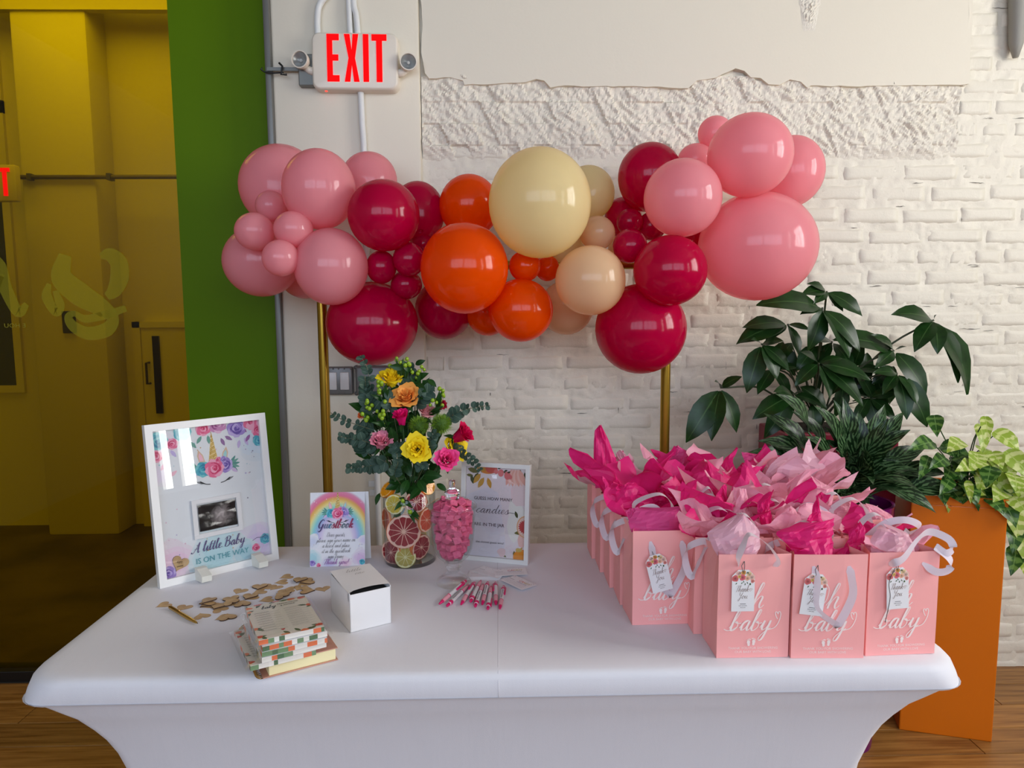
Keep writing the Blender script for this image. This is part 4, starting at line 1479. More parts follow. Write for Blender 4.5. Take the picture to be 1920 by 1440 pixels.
# --- footed glass candy jar with lid and pink candies
GLASS = thin_glass('clear_glass', (250, 252, 252), 1.0)
m, nt, b = nodes('solid_glass')
b.inputs['Base Color'].default_value = (1, 1, 1, 1)
b.inputs['Transmission Weight'].default_value = 1
b.inputs['Roughness'].default_value = .02
b.inputs['IOR'].default_value = 1.46
SGLASS = m
m, nt, b = nodes('heavy_foot_glass')                # thick glass that still passes light to the cloth
b.inputs['Base Color'].default_value = (1, 1, 1, 1)
b.inputs['Transmission Weight'].default_value = 1
b.inputs['Roughness'].default_value = .02
b.inputs['IOR'].default_value = 1.45
tt = nt.nodes.new('ShaderNodeBsdfTransparent')
ms = nt.nodes.new('ShaderNodeMixShader')
ms.inputs[0].default_value = .5
nt.links.new(b.outputs[0], ms.inputs[1])
nt.links.new(tt.outputs[0], ms.inputs[2])
nt.links.new(ms.outputs[0], nt.nodes['Material Output'].inputs[0])
FGLASS = m
JX, JY = -.117, 1.822
jar = thing('candy_jar', (JX, JY, T+.0004), 'clear footed glass jar full of pink candies', 'jar')
MB().lathe([(.002, .0), (.046, .0), (.047, .004), (.042, .012), (.026, .024), (.017, .033), (.0155, .040), (.021, .045), (.017, .050), (.024, .056), (.016, .059), (.002, .060)], 48).build('foot', FGLASS, jar, True)
MB().lathe([(.002, .058), (.018, .058), (.030, .064), (.042, .076), (.050, .094), (.055, .120), (.0575, .150), (.059, .185), (.0595, .200), (.064, .207), (.0645, .209), (.0625, .2095), (.0575, .201), (.0565, .185), (.055, .150), (.0525, .120), (.0475, .096), (.039, .079), (.027, .068), (.002, .064)], 48).build('bowl', GLASS, jar, True)
lid = thing('jar_lid', (JX, JY, T+.2095), 'clear glass lid with knob on the candy jar', 'lid')
MB().lathe([(.0625, .0005), (.0645, .002), (.060, .006), (.045, .016), (.030, .021), (.020, .0225)], 40).build('dome', GLASS, lid, True)
MB().lathe([(.001, .0215), (.018, .0215), (.016, .027), (.020, .033), (.0205, .038), (.016, .043), (.009, .045), (.0075, .048), (.0085, .062), (.0075, .069), (.001, .071)], 24).build('knob', SGLASS, lid, True)
CANDY = mat('pink_foil_wrapper', (216, 92, 128), .45, .0, .4, bump=[(160, .7, .003), (420, .3, .0015)])


def candy_mb(seed):
    rr = random.Random(seed)
    bm = bmesh.new()
    bmesh.ops.create_cube(bm, size=1)
    for v in bm.verts:
        v.co = Vector((v.co.x*.0205, v.co.y*.0205, v.co.z*.0155))
    bmesh.ops.bevel(bm, geom=bm.edges[:], offset=.0016, segments=1, affect='EDGES')
    bmesh.ops.subdivide_edges(bm, edges=[e for e in bm.edges if e.calc_length() > .009], cuts=1, use_grid_fill=True)
    for v in bm.verts:
        v.co += Vector((rr.uniform(-1, 1), rr.uniform(-1, 1), rr.uniform(-1, 1)))*.0006
    bm.verts.index_update()
    q = MB().add([v.co for v in bm.verts], [[v.index for v in f.verts] for f in bm.faces])
    # folded wrapper ears
    for sx in (-1, 1):
        q.add([(sx*.0100, -.006, -.0062), (sx*.0100, .006, -.0062), (sx*.0118, .004, .003), (sx*.0114, -.005, .0045), (sx*.0102, 0, .0055)], [(0, 1, 2, 4), (0, 4, 3)])
    bm.free()
    return q


CME = [candy_mb(k).mesh('candy', CANDY) for k in range(8)]
rr = random.Random(21)
prof = [(.070, .020), (.085, .036), (.105, .0455), (.13, .0505), (.16, .053), (.195, .055), (.215, .050), (.228, .030)]


def jr(z):
    for (z0, r0), (z1, r1) in zip(prof, prof[1:]):
        if z <= z1:
            return r0+(r1-r0)*max(0, (z-z0)/(z1-z0))
    return 0


pos = []
for md in (.0195, .0175, .0160):
    tries = 0
    while tries < 9000:
        tries += 1
        z = rr.uniform(.074, .222)
        lim = jr(z)-.0105
        if lim <= 0:
            continue
        r_ = lim*math.sqrt(rr.random()) if rr.random() < .5 else lim*rr.uniform(.85, 1)
        a = rr.random()*2*PI
        P_ = Vector((r_*math.cos(a), r_*math.sin(a), z))
        if all((P_-o).length > md for o in pos):
            pos.append(P_)
for P_ in pos[:190]:
    e = Matrix.Rotation(rr.random()*6, 4, 'X') @ Matrix.Rotation(rr.random()*6, 4, 'Z')
    c = inst('candy', rr.choice(CME), None, Matrix.Translation(Vector((JX, JY, T))+P_) @ e)
    tag(c, 'one of the pink foil wrapped candies inside the glass jar', 'candy', 'pink candies in the jar')

# --- small white box with loose lid
BC = Vector((-.332, 1.537, T))
bd = (Vector((-.247, 1.586, T))-BC)
ba = math.atan2(bd.y, bd.x)
bx = thing('gift_box', BC, 'small white cardboard box with loose lid and grey scribble on top', 'box', rz=ba)
CARD = mat('white_cardboard', (232, 230, 230), .5, bump=[(30, .1, .002)])
BWd, BD, BH = .098, .140, .092
q = MB()
q.box(0, BWd, 0, .0015, 0, BH-.004).box(0, .0015, 0, BD, 0, BH).box(BWd-.0015, BWd, 0, BD, 0, BH).box(0, BWd, BD-.0015, BD, 0, BH+.004).box(0, BWd, 0, BD, 0, .0015)
q.build('body', CARD, bx)
lidf = lambda u, v: (-.001+u*(BWd+.002), .006+v*(BD-.006), BH+.001+.006*v+.004*math.sin(u*PI)*(1-v)-.003*(1-v)*(1 if u < .05 else 0))
MB().grid(lidf, 8, 8).build('lid', CARD, bx, True)
MB().grid(lambda u, v: (-.0022, .004+u*(BD*.6), BH+.002-v*.024*(1-.3*u)), 5, 3).build('lid_flap', CARD, bx, True)
MB().box(.004, BWd-.004, .004, BD-.004, BH-.012, BH-.010).build('painted_inner_shadow', mat('painted_gap_shade', (25, 24, 24), .9), bx)  # dark sheet painted as the shade under the loose lid
p = Print()
p.script('little', 0, 0, .0085, (120, 118, 116), 0, 'c', .5, .1, 3, sx=1.2)
p.script('one', .008, -.020, .0085, (130, 128, 126), 0, 'c', .5, .1, 3, sx=1.1)
p.build('script_print', PRINT, bx, Matrix.Translation((.044, .100, BH+.0105)) @ Matrix.Rotation(R(2.2), 4, 'X'))

# --- spiral guest book under a pile of wrapped card packs
NB = Vector((-.464, 1.341, T))
na = math.atan2(1.412-1.341, -.334+.464)
nbk = thing('spiral_notebook', NB, 'rose gold spiral notebook with cream pages under the packs of cards', 'notebook', rz=na)
NW, ND = .150, .215
RG = mat('rose_gold_cover', (206, 152, 132), .35, .35)
CREAM = mat('cream_page_block', (238, 226, 176), .6, bump=[(300, .3, .0006)])
MB().box(0, NW, 0, ND, .0005, .0025, ch=.0006).build('back_cover', RG, nbk)
MB().box(.012, NW-.004, .003, ND-.003, .0025, .026, ch=.001).build('page_block', CREAM, nbk)
MB().box(0, NW, 0, ND, .026, .028, ch=.0006).build('front_cover', RG, nbk)
BRASS = mat('brass_spiral', (176, 146, 84), .25, .9)
ring = MB().tube([(.002+.0165*math.cos(t), 0, .0145+.0165*math.sin(t)) for t in [2*PI*k/16 for k in range(17)]], .0012, 5, False).mesh('spiral_ring', BRASS, True)
for k in range(30):
    inst('spiral_ring', ring, nbk, Matrix.Translation((0, .008+k*.0068, 0)) @ Matrix.Rotation(R(8), 4, 'Z'))
FILMW = thin_glass('clear_wrapper', (252, 252, 252), 1.1, .15)
rr = random.Random(31)
packz = T+.0285
pc = Vector((-.447, 1.435, 0))
PLABEL = ['lowest wrapped pack of prediction cards, lying on the spiral notebook', 'second lowest wrapped pack of prediction cards on the notebook', 'middle wrapped pack of floral prediction cards in the pile',
          'second wrapped pack of prediction cards from the top of the pile', 'topmost wrapped pack of baby predictions and advice cards']
PWd, PD, PT = .127, .178, .0105
for k in range(5):
    a = na+rr.uniform(-.05, .05)+(.06 if k == 0 else 0)
    off = Vector((rr.uniform(-.004, .004)-(.018 if k == 0 else 0), rr.uniform(-.004, .004)-(.006 if k == 0 else 0), packz+k*(PT+.0012)))
    pk = thing('card_pack', pc+off, PLABEL[k], 'card pack', 'wrapped packs of prediction cards', rz=a)
    MB().box(-PWd/2, PWd/2, -PD/2, PD/2, 0, PT, ch=.0005).build('card_block', PAPER, pk)
    p = Print(.00008)
    # floral stripes on the near edge (front, -y)
    x = -PWd/2
    cols = [(232, 228, 220), (120, 150, 112), (232, 228, 220), (226, 120, 80), (232, 228, 220), (90, 120, 90), (240, 236, 230)]
    while x < PWd/2:
        w_ = rr.uniform(.006, .02)
        p.rect(x, .0004, min(x+w_, PWd/2), PT-.0004, rr.choice(cols), 1)
        x += w_
    p.build('edge_print', PRINT, pk, Matrix.Translation((0, -PD/2, 0)) @ UPRIGHT)
    p = Print(.00008)
    x = -PD/2
    cols2 = [(216, 206, 196), (206, 196, 186), (226, 130, 90), (120, 120, 100), (220, 212, 204), (212, 204, 196)]
    while x < PD/2:
        w_ = rr.uniform(.006, .026)
        p.rect(x, .0004, min(x+w_, PD/2), PT-.0004, rr.choice(cols2), 1)
        x += w_
    p.build('edge_print', PRINT, pk, Matrix.Translation((-PWd/2, 0, 0)) @ Matrix.Rotation(R(-90), 4, 'Z') @ UPRIGHT)
    if k in (0, 4):
        p = Print(.00008)
        p.clip = (-PWd/2, -PD/2, PWd/2, PD/2)
        p.rect(-PWd/2, -PD/2, PWd/2, PD/2, (222, 216, 202), 0)
        r2 = random.Random(40+k)
        for (u, v) in ((-.46, .42), (-.3, .49), (0, .5), (.25, .47), (.42, .46), (-.5, .3), (.49, .2), (-.48, -.42), (-.1, -.49), (.2, -.48), (.45, -.42), (-.5, -.2)):
            for j in range(2):
                p.leaf(u*PWd+r2.uniform(-.01, .01), v*PD, r2.uniform(0, 6), .02, .008, r2.choice([(92, 112, 76), (70, 92, 62)]), 2)
            p.disc(u*PWd, v*PD, .0085, r2.choice([(228, 130, 86), (236, 160, 120), (206, 80, 60)]), 3, 12, .7, .1)
        p.script('baby', -.020, .058, .0075, (34, 34, 34), 5, 'c', .3, .28)
        p.block('PREDICTIONS', .022, .066, .0052, (50, 48, 46), 5, 'c', .95)
        p.block('& ADVICE', .020, .056, .0052, (50, 48, 46), 5, 'c', .95)
        for j in range(9):
            yy = .040-j*.0115
            p.rect(-.052, yy, -.052+.03, yy+.0011, (120, 116, 108), 5)
            p.rect(-.045, yy-.004, -.002, yy-.0035, (150, 146, 138), 5)
            p.rect(.008, yy, .008+.034, yy+.0008, (130, 126, 118), 5)
            p.rect(.008, yy-.005, .056, yy-.0045, (150, 146, 138), 5)
        p.poly([(-.012+a_*.28, -.062+b_*.28) for a_, b_ in heart_poly(.03, 16)], (200, 60, 60), 5)
        p.build('top_print', PRINT, pk, Matrix.Translation((0, 0, PT+.0001)))
    wr = random.Random(60+k)

    def film(u, v, wr=wr):
        x = (u-.5)*(PWd+.020)
        y = (v-.5)*(PD+.016)
        e = max(0, abs(x)-PWd/2)+max(0, abs(y)-PD/2)
        return (x, y, PT+.0011+.0008*noise.noise(Vector((x*90+k*3, y*60, k*5)))-min(e*.5, .006))
    MB().grid(film, 16, 18).build('wrapper', FILMW, pk, True)

# --- hearts
HE = [(306, 1133, 0, 80, 'alone at the far left'), (344, 1138, 0, 100, 'beside the gold pen, partly under it'), (378, 1153, 0, 20, 'just right of the gold pen tip'),
      (389, 1134, 0, 75, 'at the bottom of the small left stack'), (388, 1130.5, 1, 85, 'in the middle of the small left stack'), (388, 1127, 2, 70, 'near the top of the small left stack'), (389, 1123.5, 3, 95, 'on top of the small left stack'),
      (405, 1136, 0, 60, 'leaning right of the small left stack'), (411, 1141, 0, 30, 'below the large centre pile, lower of two'), (408, 1134, 1, 100, 'at the left foot of the large centre pile'),
      (417, 1157, 0, 75, 'under another, nearest the front'), (427, 1154, 1, 15, 'lying over one, nearest the front'), (449, 1107, 0, 100, 'alone, behind the large centre pile'),
      (433, 1128, 0, 50, 'at the base of the large centre pile'), (433, 1121, 1, 120, 'at the back of the large centre pile'), (431, 1126, 2, 30, 'on top of the large centre pile'), (452, 1131, 0, 80, 'right end at the base of the large centre pile'),
      (455, 1129, 1, 10, 'right end on top of the large centre pile'), (470, 1119, 0, 80, 'under one between pile and card packs'), (467, 1116, 1, 100, 'over one between pile and card packs'), (486, 1108, 0, 75, 'alone behind the card packs at left'),
      (498, 1099, 0, 70, 'middle of three overlapping behind the packs'), (486, 1098, 1, 110, 'left of three overlapping behind the packs'), (515, 1100, 0, 95, 'right of three overlapping behind the packs'), (527, 1090, 0, 65, 'lower of two near the guestbook card'),
      (536, 1080, 0, 75, 'farthest back, in front of the guestbook card'), (569, 1093, 0, 80, 'lowest of the three left of the white box'), (576, 1088, 1, 70, 'middle of the three left of the white box'), (561, 1085, 2, 100, 'topmost of the three left of the white box'),
      (562, 1101, 0, 100, 'under the big one left of the white box'), (577, 1105, 1, 160, 'facing up fully, left of the white box'), (606, 1103, 0, 120, 'alone, touching the white box side'),
      (541, 1104, 0, 60, 'behind the packs, rightmost of that heap'), (530, 1109, 1, 90, 'in the heap right behind the packs'), (526, 1114, 2, 30, 'on top of the heap right behind the packs'), (499, 1123, 0, 70, 'peeking out left behind the top pack')]
for (x, y, l, a, d) in HE:
    z = T+.0004+l*.0031
    P_ = at_z(x, y+1.5, z)
    h = inst('wooden_heart', HME, None, Matrix.Translation(P_) @ Matrix.Rotation(R(a*1.7), 4, 'Z') @ Matrix.Rotation(R(2.5*l*(1 if a > 70 else -1)), 4, 'Y'))
    tag(h, 'pale wooden heart '+d, 'wooden heart', 'wooden hearts on the table')
# heart in the frame
h = inst('wooden_heart', HME, None, FM @ Matrix.Translation((-.106, .0085, .050)) @ Matrix.Rotation(R(90), 4, 'X') @ Matrix.Rotation(R(150), 4, 'Z') @ Matrix.Diagonal((1.1, 1.1, 1, 1)))
tag(h, 'pale wooden heart with handwriting inside the big white frame', 'wooden heart', 'wooden hearts on the table')
p = Print()
p.script('mama', 0, .003, .003, (60, 45, 35), 0, 'c', .2, .2, 2)
p.script('baby', 0, -.007, .003, (60, 45, 35), 0, 'c', .2, .2, 2)
p.build('handwriting', PRINT, h, Matrix.Translation((0, 0, .0029)) @ Matrix.Rotation(R(30), 4, 'Z'))

# --- gold pen
PGOLD = mat('polished_gold', (206, 166, 84), .18, .9)
g0, g1 = at_z(318, 1138, T+.005), at_z(371, 1169, T+.005)
gd = (g1-g0)
gp = thing('gold_pen', g0, 'slim gold ballpoint pen among the wooden hearts', 'pen', rz=math.atan2(gd.y, gd.x))
L = gd.length
RY90 = Matrix.Rotation(R(90), 4, 'Y')
MB().lathe([(.0035, 0), (.0045, .004), (.0046, L*.5)], 14, RY90, True).build('upper_barrel', PGOLD, gp, True, 50)
MB().lathe([(.0048, L*.5), (.0046, L*.75), (.003, L*.93), (.0012, L*.98)], 14, RY90).build('lower_barrel', PGOLD, gp, True, 50)
MB().lathe([(.0011, L*.98), (.0004, L)], 8, RY90).build('tip', mat('pen_tip', (90, 80, 60), .3, .8), gp)
MB().box(.006, L*.36, -.001, .001, .0046, .0062, ch=.0004).build('clip', PGOLD, gp)

# --- nine pink and white pens: (tip px, button px, lift, clip side)
PMAG = mat('magenta_plastic', (214, 18, 100), .3)
PPNK = mat('pink_grip', (228, 160, 172), .5)
PWHT = mat('white_barrel', (222, 220, 220), .3)
PENS = [(823, 1133, 884, 1080, .012, 20, 'lying across the jar foot, topmost and leftmost'), (880, 1096, 835, 1139, 0, 60, 'second from the left'), (864, 1134, 891, 1090, .001, 120, 'third from the left'), (902, 1088, 881, 1131, .001, 30, 'fourth from the left'),
        (906, 1095, 890, 1140, 0, 160, 'fifth from the left'), (904, 1134, 915, 1090, .001, 60, 'sixth from the left'), (921, 1099, 914, 1146, 0, -30, 'seventh from the left'), (930, 1134, 929, 1090, 0, -20, 'second from the right'), (937, 1142, 945, 1097, .0, 20, 'rightmost in the row')]
for i, (tx, ty, bx_, by, lf, cs, d) in enumerate(PENS):
    a, b_ = at_z(tx, ty, T+.0056+(0 if i else .002)), at_z(bx_, by, T+.0056+lf)
    dv = (b_-a).normalized()
    L = .142
    M = Matrix.Translation(a) @ dv.to_track_quat('Z', 'Y').to_matrix().to_4x4()
    pn = thing('ballpoint_pen', a, 'white and magenta ballpoint pen, '+d, 'pen', 'fan of pink pens', M=M)
    MB().lathe([(.0008, 0), (.0022, .002), (.0045, .018)], 14, None, True).build('tip_cone', PMAG, pn, True, 50)
    MB().lathe([(.0045, .018), (.0054, .030), (.0054, .048)], 14).build('grip', PPNK, pn, True, 50)
    MB().lathe([(.0054, .048), (.0057, .0485), (.0057, .0505), (.0053, .051)], 14).build('ring', PMAG, pn, True, 50)
    MB().lathe([(.0053, .051), (.0053, .114)], 14).build('barrel', PWHT, pn, True, 50)
    MB().lathe([(.0053, .114), (.0056, .1145), (.0056, .126), (.0045, .127)], 14).build('collar', PMAG, pn, True, 50)
    MB().lathe([(.0050, .1265), (.0052, .127), (.0052, .129), (.0044, .1295)], 14).build('white_ring', PWHT, pn, True, 50)
    MB().lathe([(.0040, .129), (.0038, .139), (.0025, .142), (.0003, .1425)], 12).build('button', PMAG, pn, True, 50)
    MB().box(-.0026, .0026, .0052, .0082, .080, .124, Matrix.Rotation(R(cs*3), 4, 'Z'), ch=.001).build('clip', PMAG, pn, True, 50)
    if i in (1, 4, 5, 8):
        p = Print(.0001)
        for k in range(9):
            p.rect(.058+k*.0058, -.0012, .058+k*.0058+random.uniform(.002, .004), .0012, (60, 50, 55), 0)
        # lettering wraps the upper side of the barrel
        inv = M.to_3x3().inverted()
        upl = inv @ Vector((0, -.5, 1))
        upl.z = 0
        upl.normalize()
        p.build('lettering', PRINT, pn, plane_M(upl*.00535, (0, 0, 1), Vector((0, 0, 1)).cross(upl)*-1))

# --- guessing cards
rr = random.Random(77)


def entry_card(c0, c1, zoff, d, printed):
    a, b_ = at_z(*c0, T), at_z(*c1, T)
    ang_ = math.atan2((b_-a).y, (b_-a).x)
    P_ = Vector(((a.x+b_.x)/2, (a.y+b_.y)/2, T+.0003+zoff))
    cdd = thing('entry_card', P_, 'small white candy guess card '+d, 'card', 'candy guess cards', rz=ang_)
    MB().box(-.0445, .0445, -.0254, .0254, 0, .0004).build('card', PAPER, cdd)
    p = Print(.00008)
    if printed:
        p.block('CANDY', .014, .006, .0085, (214, 130, 60), 1, 'c', 1.0)
        fs, w = block('CANDY')
        for k in range(len(p.p)):
            x = p.p[k][0][0][0]
            c = (205, 60, 70) if x < .006 else ((222, 130, 60) if x < .016 else (190, 170, 70))
            p.p[k] = (p.p[k][0], c, 1)
        p.block('GUESSING GAME', .012, -.001, .0035, (90, 90, 150), 1, 'c')
    for k in range(12):
        p.disc(rr.uniform(-.042, .042), rr.choice([rr.uniform(.018, .024), rr.uniform(.014, .024)]), .0008, rr.choice([(90, 60, 90), (200, 80, 90), (80, 90, 140)]), 1, 6)
    for k in range(3):
        p.rect(-.040, -.006-k*.006, .036, -.0055-k*.006, (170, 160, 165), 1)
    p.rect(-.040, .002, -.020, .003, (120, 110, 115), 1)
    p.build('print', PRINT, cdd, Matrix.Translation((0, 0, .0005)))


for k in range(6):
    dd = ('at the very bottom', 'second from the bottom', 'third from the bottom', 'fourth from the bottom', 'fifth from the bottom', 'on top, blank side up')[k]
    entry_card((884+k*.8, 1081-k*.6), (930+k*.6, 1081-k*.7), k*.0006, dd+' of the stack behind the pens', False)
entry_card((902, 1071), (936, 1081), .0045, 'fanned out left, above the stack', False)
entry_card((938, 1077), (976, 1075), .0051, 'fanned out in the middle, lettering at right', True)
entry_card((948, 1085), (997, 1108), .0057, 'nearest the front, lying on the other cards', True)

# ------------------------------------------------------------------ gift bags
BAGM = mat('pink_paper_bag', (255, 176, 172), .55, spec=.3, bump=[(9, .08, .004)])
RIB = mat('white_satin_ribbon', (236, 226, 234), .35, spec=.5, trans=.25)
TISH = mat('hot_pink_tissue', (236, 40, 128), .45, spec=.35, trans=.35)
TISP = mat('light_pink_tissue', (246, 172, 192), .4, spec=.4, trans=.35)
TISM = mat('rose_pink_tissue', (232, 80, 150), .45, spec=.35, trans=.35)
TISW = mat('blush_tissue', (240, 190, 206), .4, spec=.4, trans=.35)
INKW = (250, 232, 226)
BWI, BDE, BHT = .150, .100, .222
BAGX = [brg for brg in range(1)]


def bag_mesh(seed):
    rr = random.Random(seed)
    w, d, h = BWI/2, BDE, BHT
    vs = []
    fs = []
    rows = [0, .35, .7, 1.0]
    for v in rows:
        g = .016*v*v
        ny = .004*v*rr.uniform(-.5, 1)
        ring = [(-w, 0), (-w*.35, -.002*v), (w*.35, -.002*v), (w, 0), (w-g, d*.5), (w, d), (w*.35, d+ny*.3), (-w*.35, d+ny*.3), (-w, d), (-w+g, d*.5)]
        vs += [(x+rr.uniform(-.0006, .0006), y, h*v) for x, y in ring]
    n = 10
    for i in range(len(rows)-1):
        for k in range(n):
            k2 = (k+1) % n
            fs.append((i*n+k, i*n+k2, (i+1)*n+k2, (i+1)*n+k))
    fs.append(tuple(range(n))[::-1])
    return MB().add(vs, fs).mesh('body', BAGM)


BAGME = [bag_mesh(k) for k in range(5)]


def ribbon(name, pts, width, parent, side=(0, 1, 0), tw=0.0, m=RIB):
    P = crom(pts, 6)
    n = len(P)
    q = MB()
    vs = []
    for i, p_ in enumerate(P):
        d = (P[min(i+1, n-1)]-P[max(i-1, 0)]).normalized()
        s = Vector(side)
        s = s-d*s.dot(d)
        if s.length < .15:
            s = d.orthogonal()
        s.normalize()
        a = tw*math.sin(i/(n-1)*PI*2)
        b_ = d.cross(s)
        s = s*math.cos(a)+b_*math.sin(a)
        k = .35+.65*min(1, min(i, n-1-i)/3)
        vs += [p_+s*width*.5*k, p_-s*width*.5*k]
    q.add(vs, [(2*i, 2*i+1, 2*i+3, 2*i+2) for i in range(n-1)])
    return q.build(name, m, parent, True)


def handle(b, kind, back, rr):
    y = BDE+.001 if back else -.0025
    sy = 1 if back else -1
    xa, xb, z = -.036, .036, BHT-.024
    j = lambda s=.012: rr.uniform(-s, s)
    if kind == 'down':
        pts = [(xa, y, z), (xa+.004, y+sy*.010, z-.03), (xa+.016+j(), y+sy*.008, z-.085), (0+j(), y+sy*.006, z-.120), (.022+j(), y+sy*.008, z-.118), (xb+.004, y+sy*.012, z-.06), (xb+.002, y+sy*.008, z-.02), (xb, y, z)]
        return ribbon('ribbon_handle', pts, .0155, b, (1, -.2, .4), .5)
    if kind == 'up':
        h_ = rr.uniform(.04, .07)
        pts = [(xa, y, z), (xa-.004, y+sy*.012, z+.02), (xa+.002+j(), y+sy*.004+.01, z+h_*.8), (0+j(), y-sy*.012+j(), z+h_*1.2), (xb-.004+j(), y-sy*.004, z+h_*.8), (xb+.006, y+sy*.012, z+.015), (xb, y, z)]
        return ribbon('ribbon_handle', pts, .0155, b, (.2, 1, .2), .5)
    if kind == 'right':
        pts = [(xa, y, z), (xa+.006, y+sy*.014, z+.008), (-.012, y+sy*.014, z+.018), (.020, y+sy*.004, z+.050), (.055, y-sy*.01, z+.062), (.092, y-sy*.004, z+.048), (.098, y+sy*.004, z+.030), (.080, y+sy*.008, z+.022), (.062, y, z+.034), (.088, y+sy*.01, z+.010), (.085, y+sy*.012, z-.012), (.060, y+sy*.010, z-.016), (xb, y, z)]
        return ribbon('ribbon_handle', pts, .0155, b, (.3, .2, 1), .3)
    if kind == 'left':
        pts = [(xa, y, z), (xa-.012, y+sy*.012, z+.012), (-.062, y+sy*.012, z+.020), (-.092, y+sy*.006, z+.004), (-.096, y, z-.030), (-.084, y+sy*.006, z-.062), (-.070, y+sy*.010, z-.030), (-.04, y+sy*.012, z+.035), (.004, y, z+.048), (.028, y+sy*.008, z+.022), (xb, y, z)]
        return ribbon('ribbon_handle', pts, .0155, b, (.3, .2, 1), .4)


def tissue(b, m, seed, label, size=.10, height=.085, n=4, loc=(0, 0), ph=None, sharp=.5, lean=(0, 0), spike=None):
    """pinched square of tissue paper standing out of a bag"""
    rr = random.Random(seed)
    N = 16
    ph = rr.random()*6 if ph is None else ph
    W_ = wm(b)

    def fn(u, v):
        a, c = (u-.5)*2, (v-.5)*2
        r_ = max(abs(a), abs(c))
        e = math.hypot(a, c)
        t = math.atan2(c, a)+ph
        fold = math.cos(n*t+1.3*math.sin(2*t+ph))
        rad = size*(.18+.62*e**1.1)*(1+.38*fold*min(1, e))
        corner = (e-r_)*1.6
        hh = height*(e**.8*(.62+.30*math.cos(2*t+ph*2))+.55*corner*sharp+.16*fold*e)
        nz = Vector((a*2.3+seed, c*2.3, seed*.7))
        dx, dy, dz = noise.noise(nz), noise.noise(nz+Vector((9, 3, 1))), noise.noise(nz+Vector((2, 17, 5)))
        fac = .4+.6*e
        f2 = abs(noise.noise(nz*2.6))
        x = rad*math.cos(t)+size*.22*dx*fac+lean[0]*e*e
        y = rad*math.sin(t)*.62+size*.20*dy*fac+lean[1]*e*e
        z = BHT-.035+hh+height*.22*dz*fac-.012*f2
        if spike:
            w_ = math.exp(-((a-spike[0])**2+(c-spike[1])**2)*2.2)
            x = x*(1-w_*.8)+spike[2]*w_*.8
            y = y*(1-w_*.8)+spike[3]*w_*.8
            z += spike[4]*w_
        # stay inside the mouth of the bag low down
        k = min(1, max(0, (BHT+.004-z)/.03))
        x = x*(1-k)+max(-BWI/2+.014, min(BWI/2-.014, x))*k
        y = y*(1-k)+max(-BDE/2+.012, min(BDE/2-.012, y))*k
        return W_ @ Vector((x+loc[0], y+BDE/2+loc[1], z))
    o = MB().grid(fn, N, N)
    base = W_ @ Vector((0, BDE/2, BHT))
    o.v = [v-base for v in o.v]
    ob = o.build('tissue_paper', m)
    ob.location = base
    if seed % 3 == 0:
        ob.data.polygons.foreach_set('use_smooth', [True]*len(ob.data.polygons))
    return tag(ob, label, 'tissue paper', 'tissue paper in the gift bags')


def bag_print(b):
    p = Print(.0001)
    # script: Oh / baby with a long tail ending in a heart
    p.script('Oh', -.012, .108, .026, INKW, 1, 'c', .32, .16, 6)
    p.script('baby', -.010, .060, .0215, INKW, 1, 'c', .34, .21, 6)
    p.stroke([(-.062, .064), (-.055, .0605), (-.045, .062), (-.034, .068)], .0018, INKW, 1, pen=False)
    p.stroke([(.030, .061), (.044, .066), (.052, .078), (.056, .092), (.0545, .099), (.051, .0985), (.0505, .0945), (.0475, .099), (.0445, .0965), (.047, .088), (.050, .084)], .0018, INKW, 1, pen=False)
    for sx in (-1, 1):                                           # footprints
        fx, fz = sx*.0055-.004, .0345+(.0015 if sx > 0 else 0)
        p.disc(fx, fz, .0036, INKW, 1, 12, 1.25)
        p.disc(fx-sx*.0006, fz-.0052, .0028, INKW, 1, 12, 1.2)
        for k in range(5):
            p.disc(fx+sx*(-.0034+.0019*k), fz+.0068-abs(k-1.2)*.0010*(1 if k > 1 else .6), .0013-.00014*k, INKW, 1, 8)
    p.block('THANK YOU FOR SHOWERING', 0, .0195, .0052, INKW, 1, 'c', .98)
    p.block('OUR BABY WITH LOVE', 0, .0115, .0052, INKW, 1, 'c', .98)
    p.build('print', PRINT, b, Matrix.Translation((0, -.0022, 0)) @ UPRIGHT)


STRG = mat('grey_string', (92, 88, 86), .7)


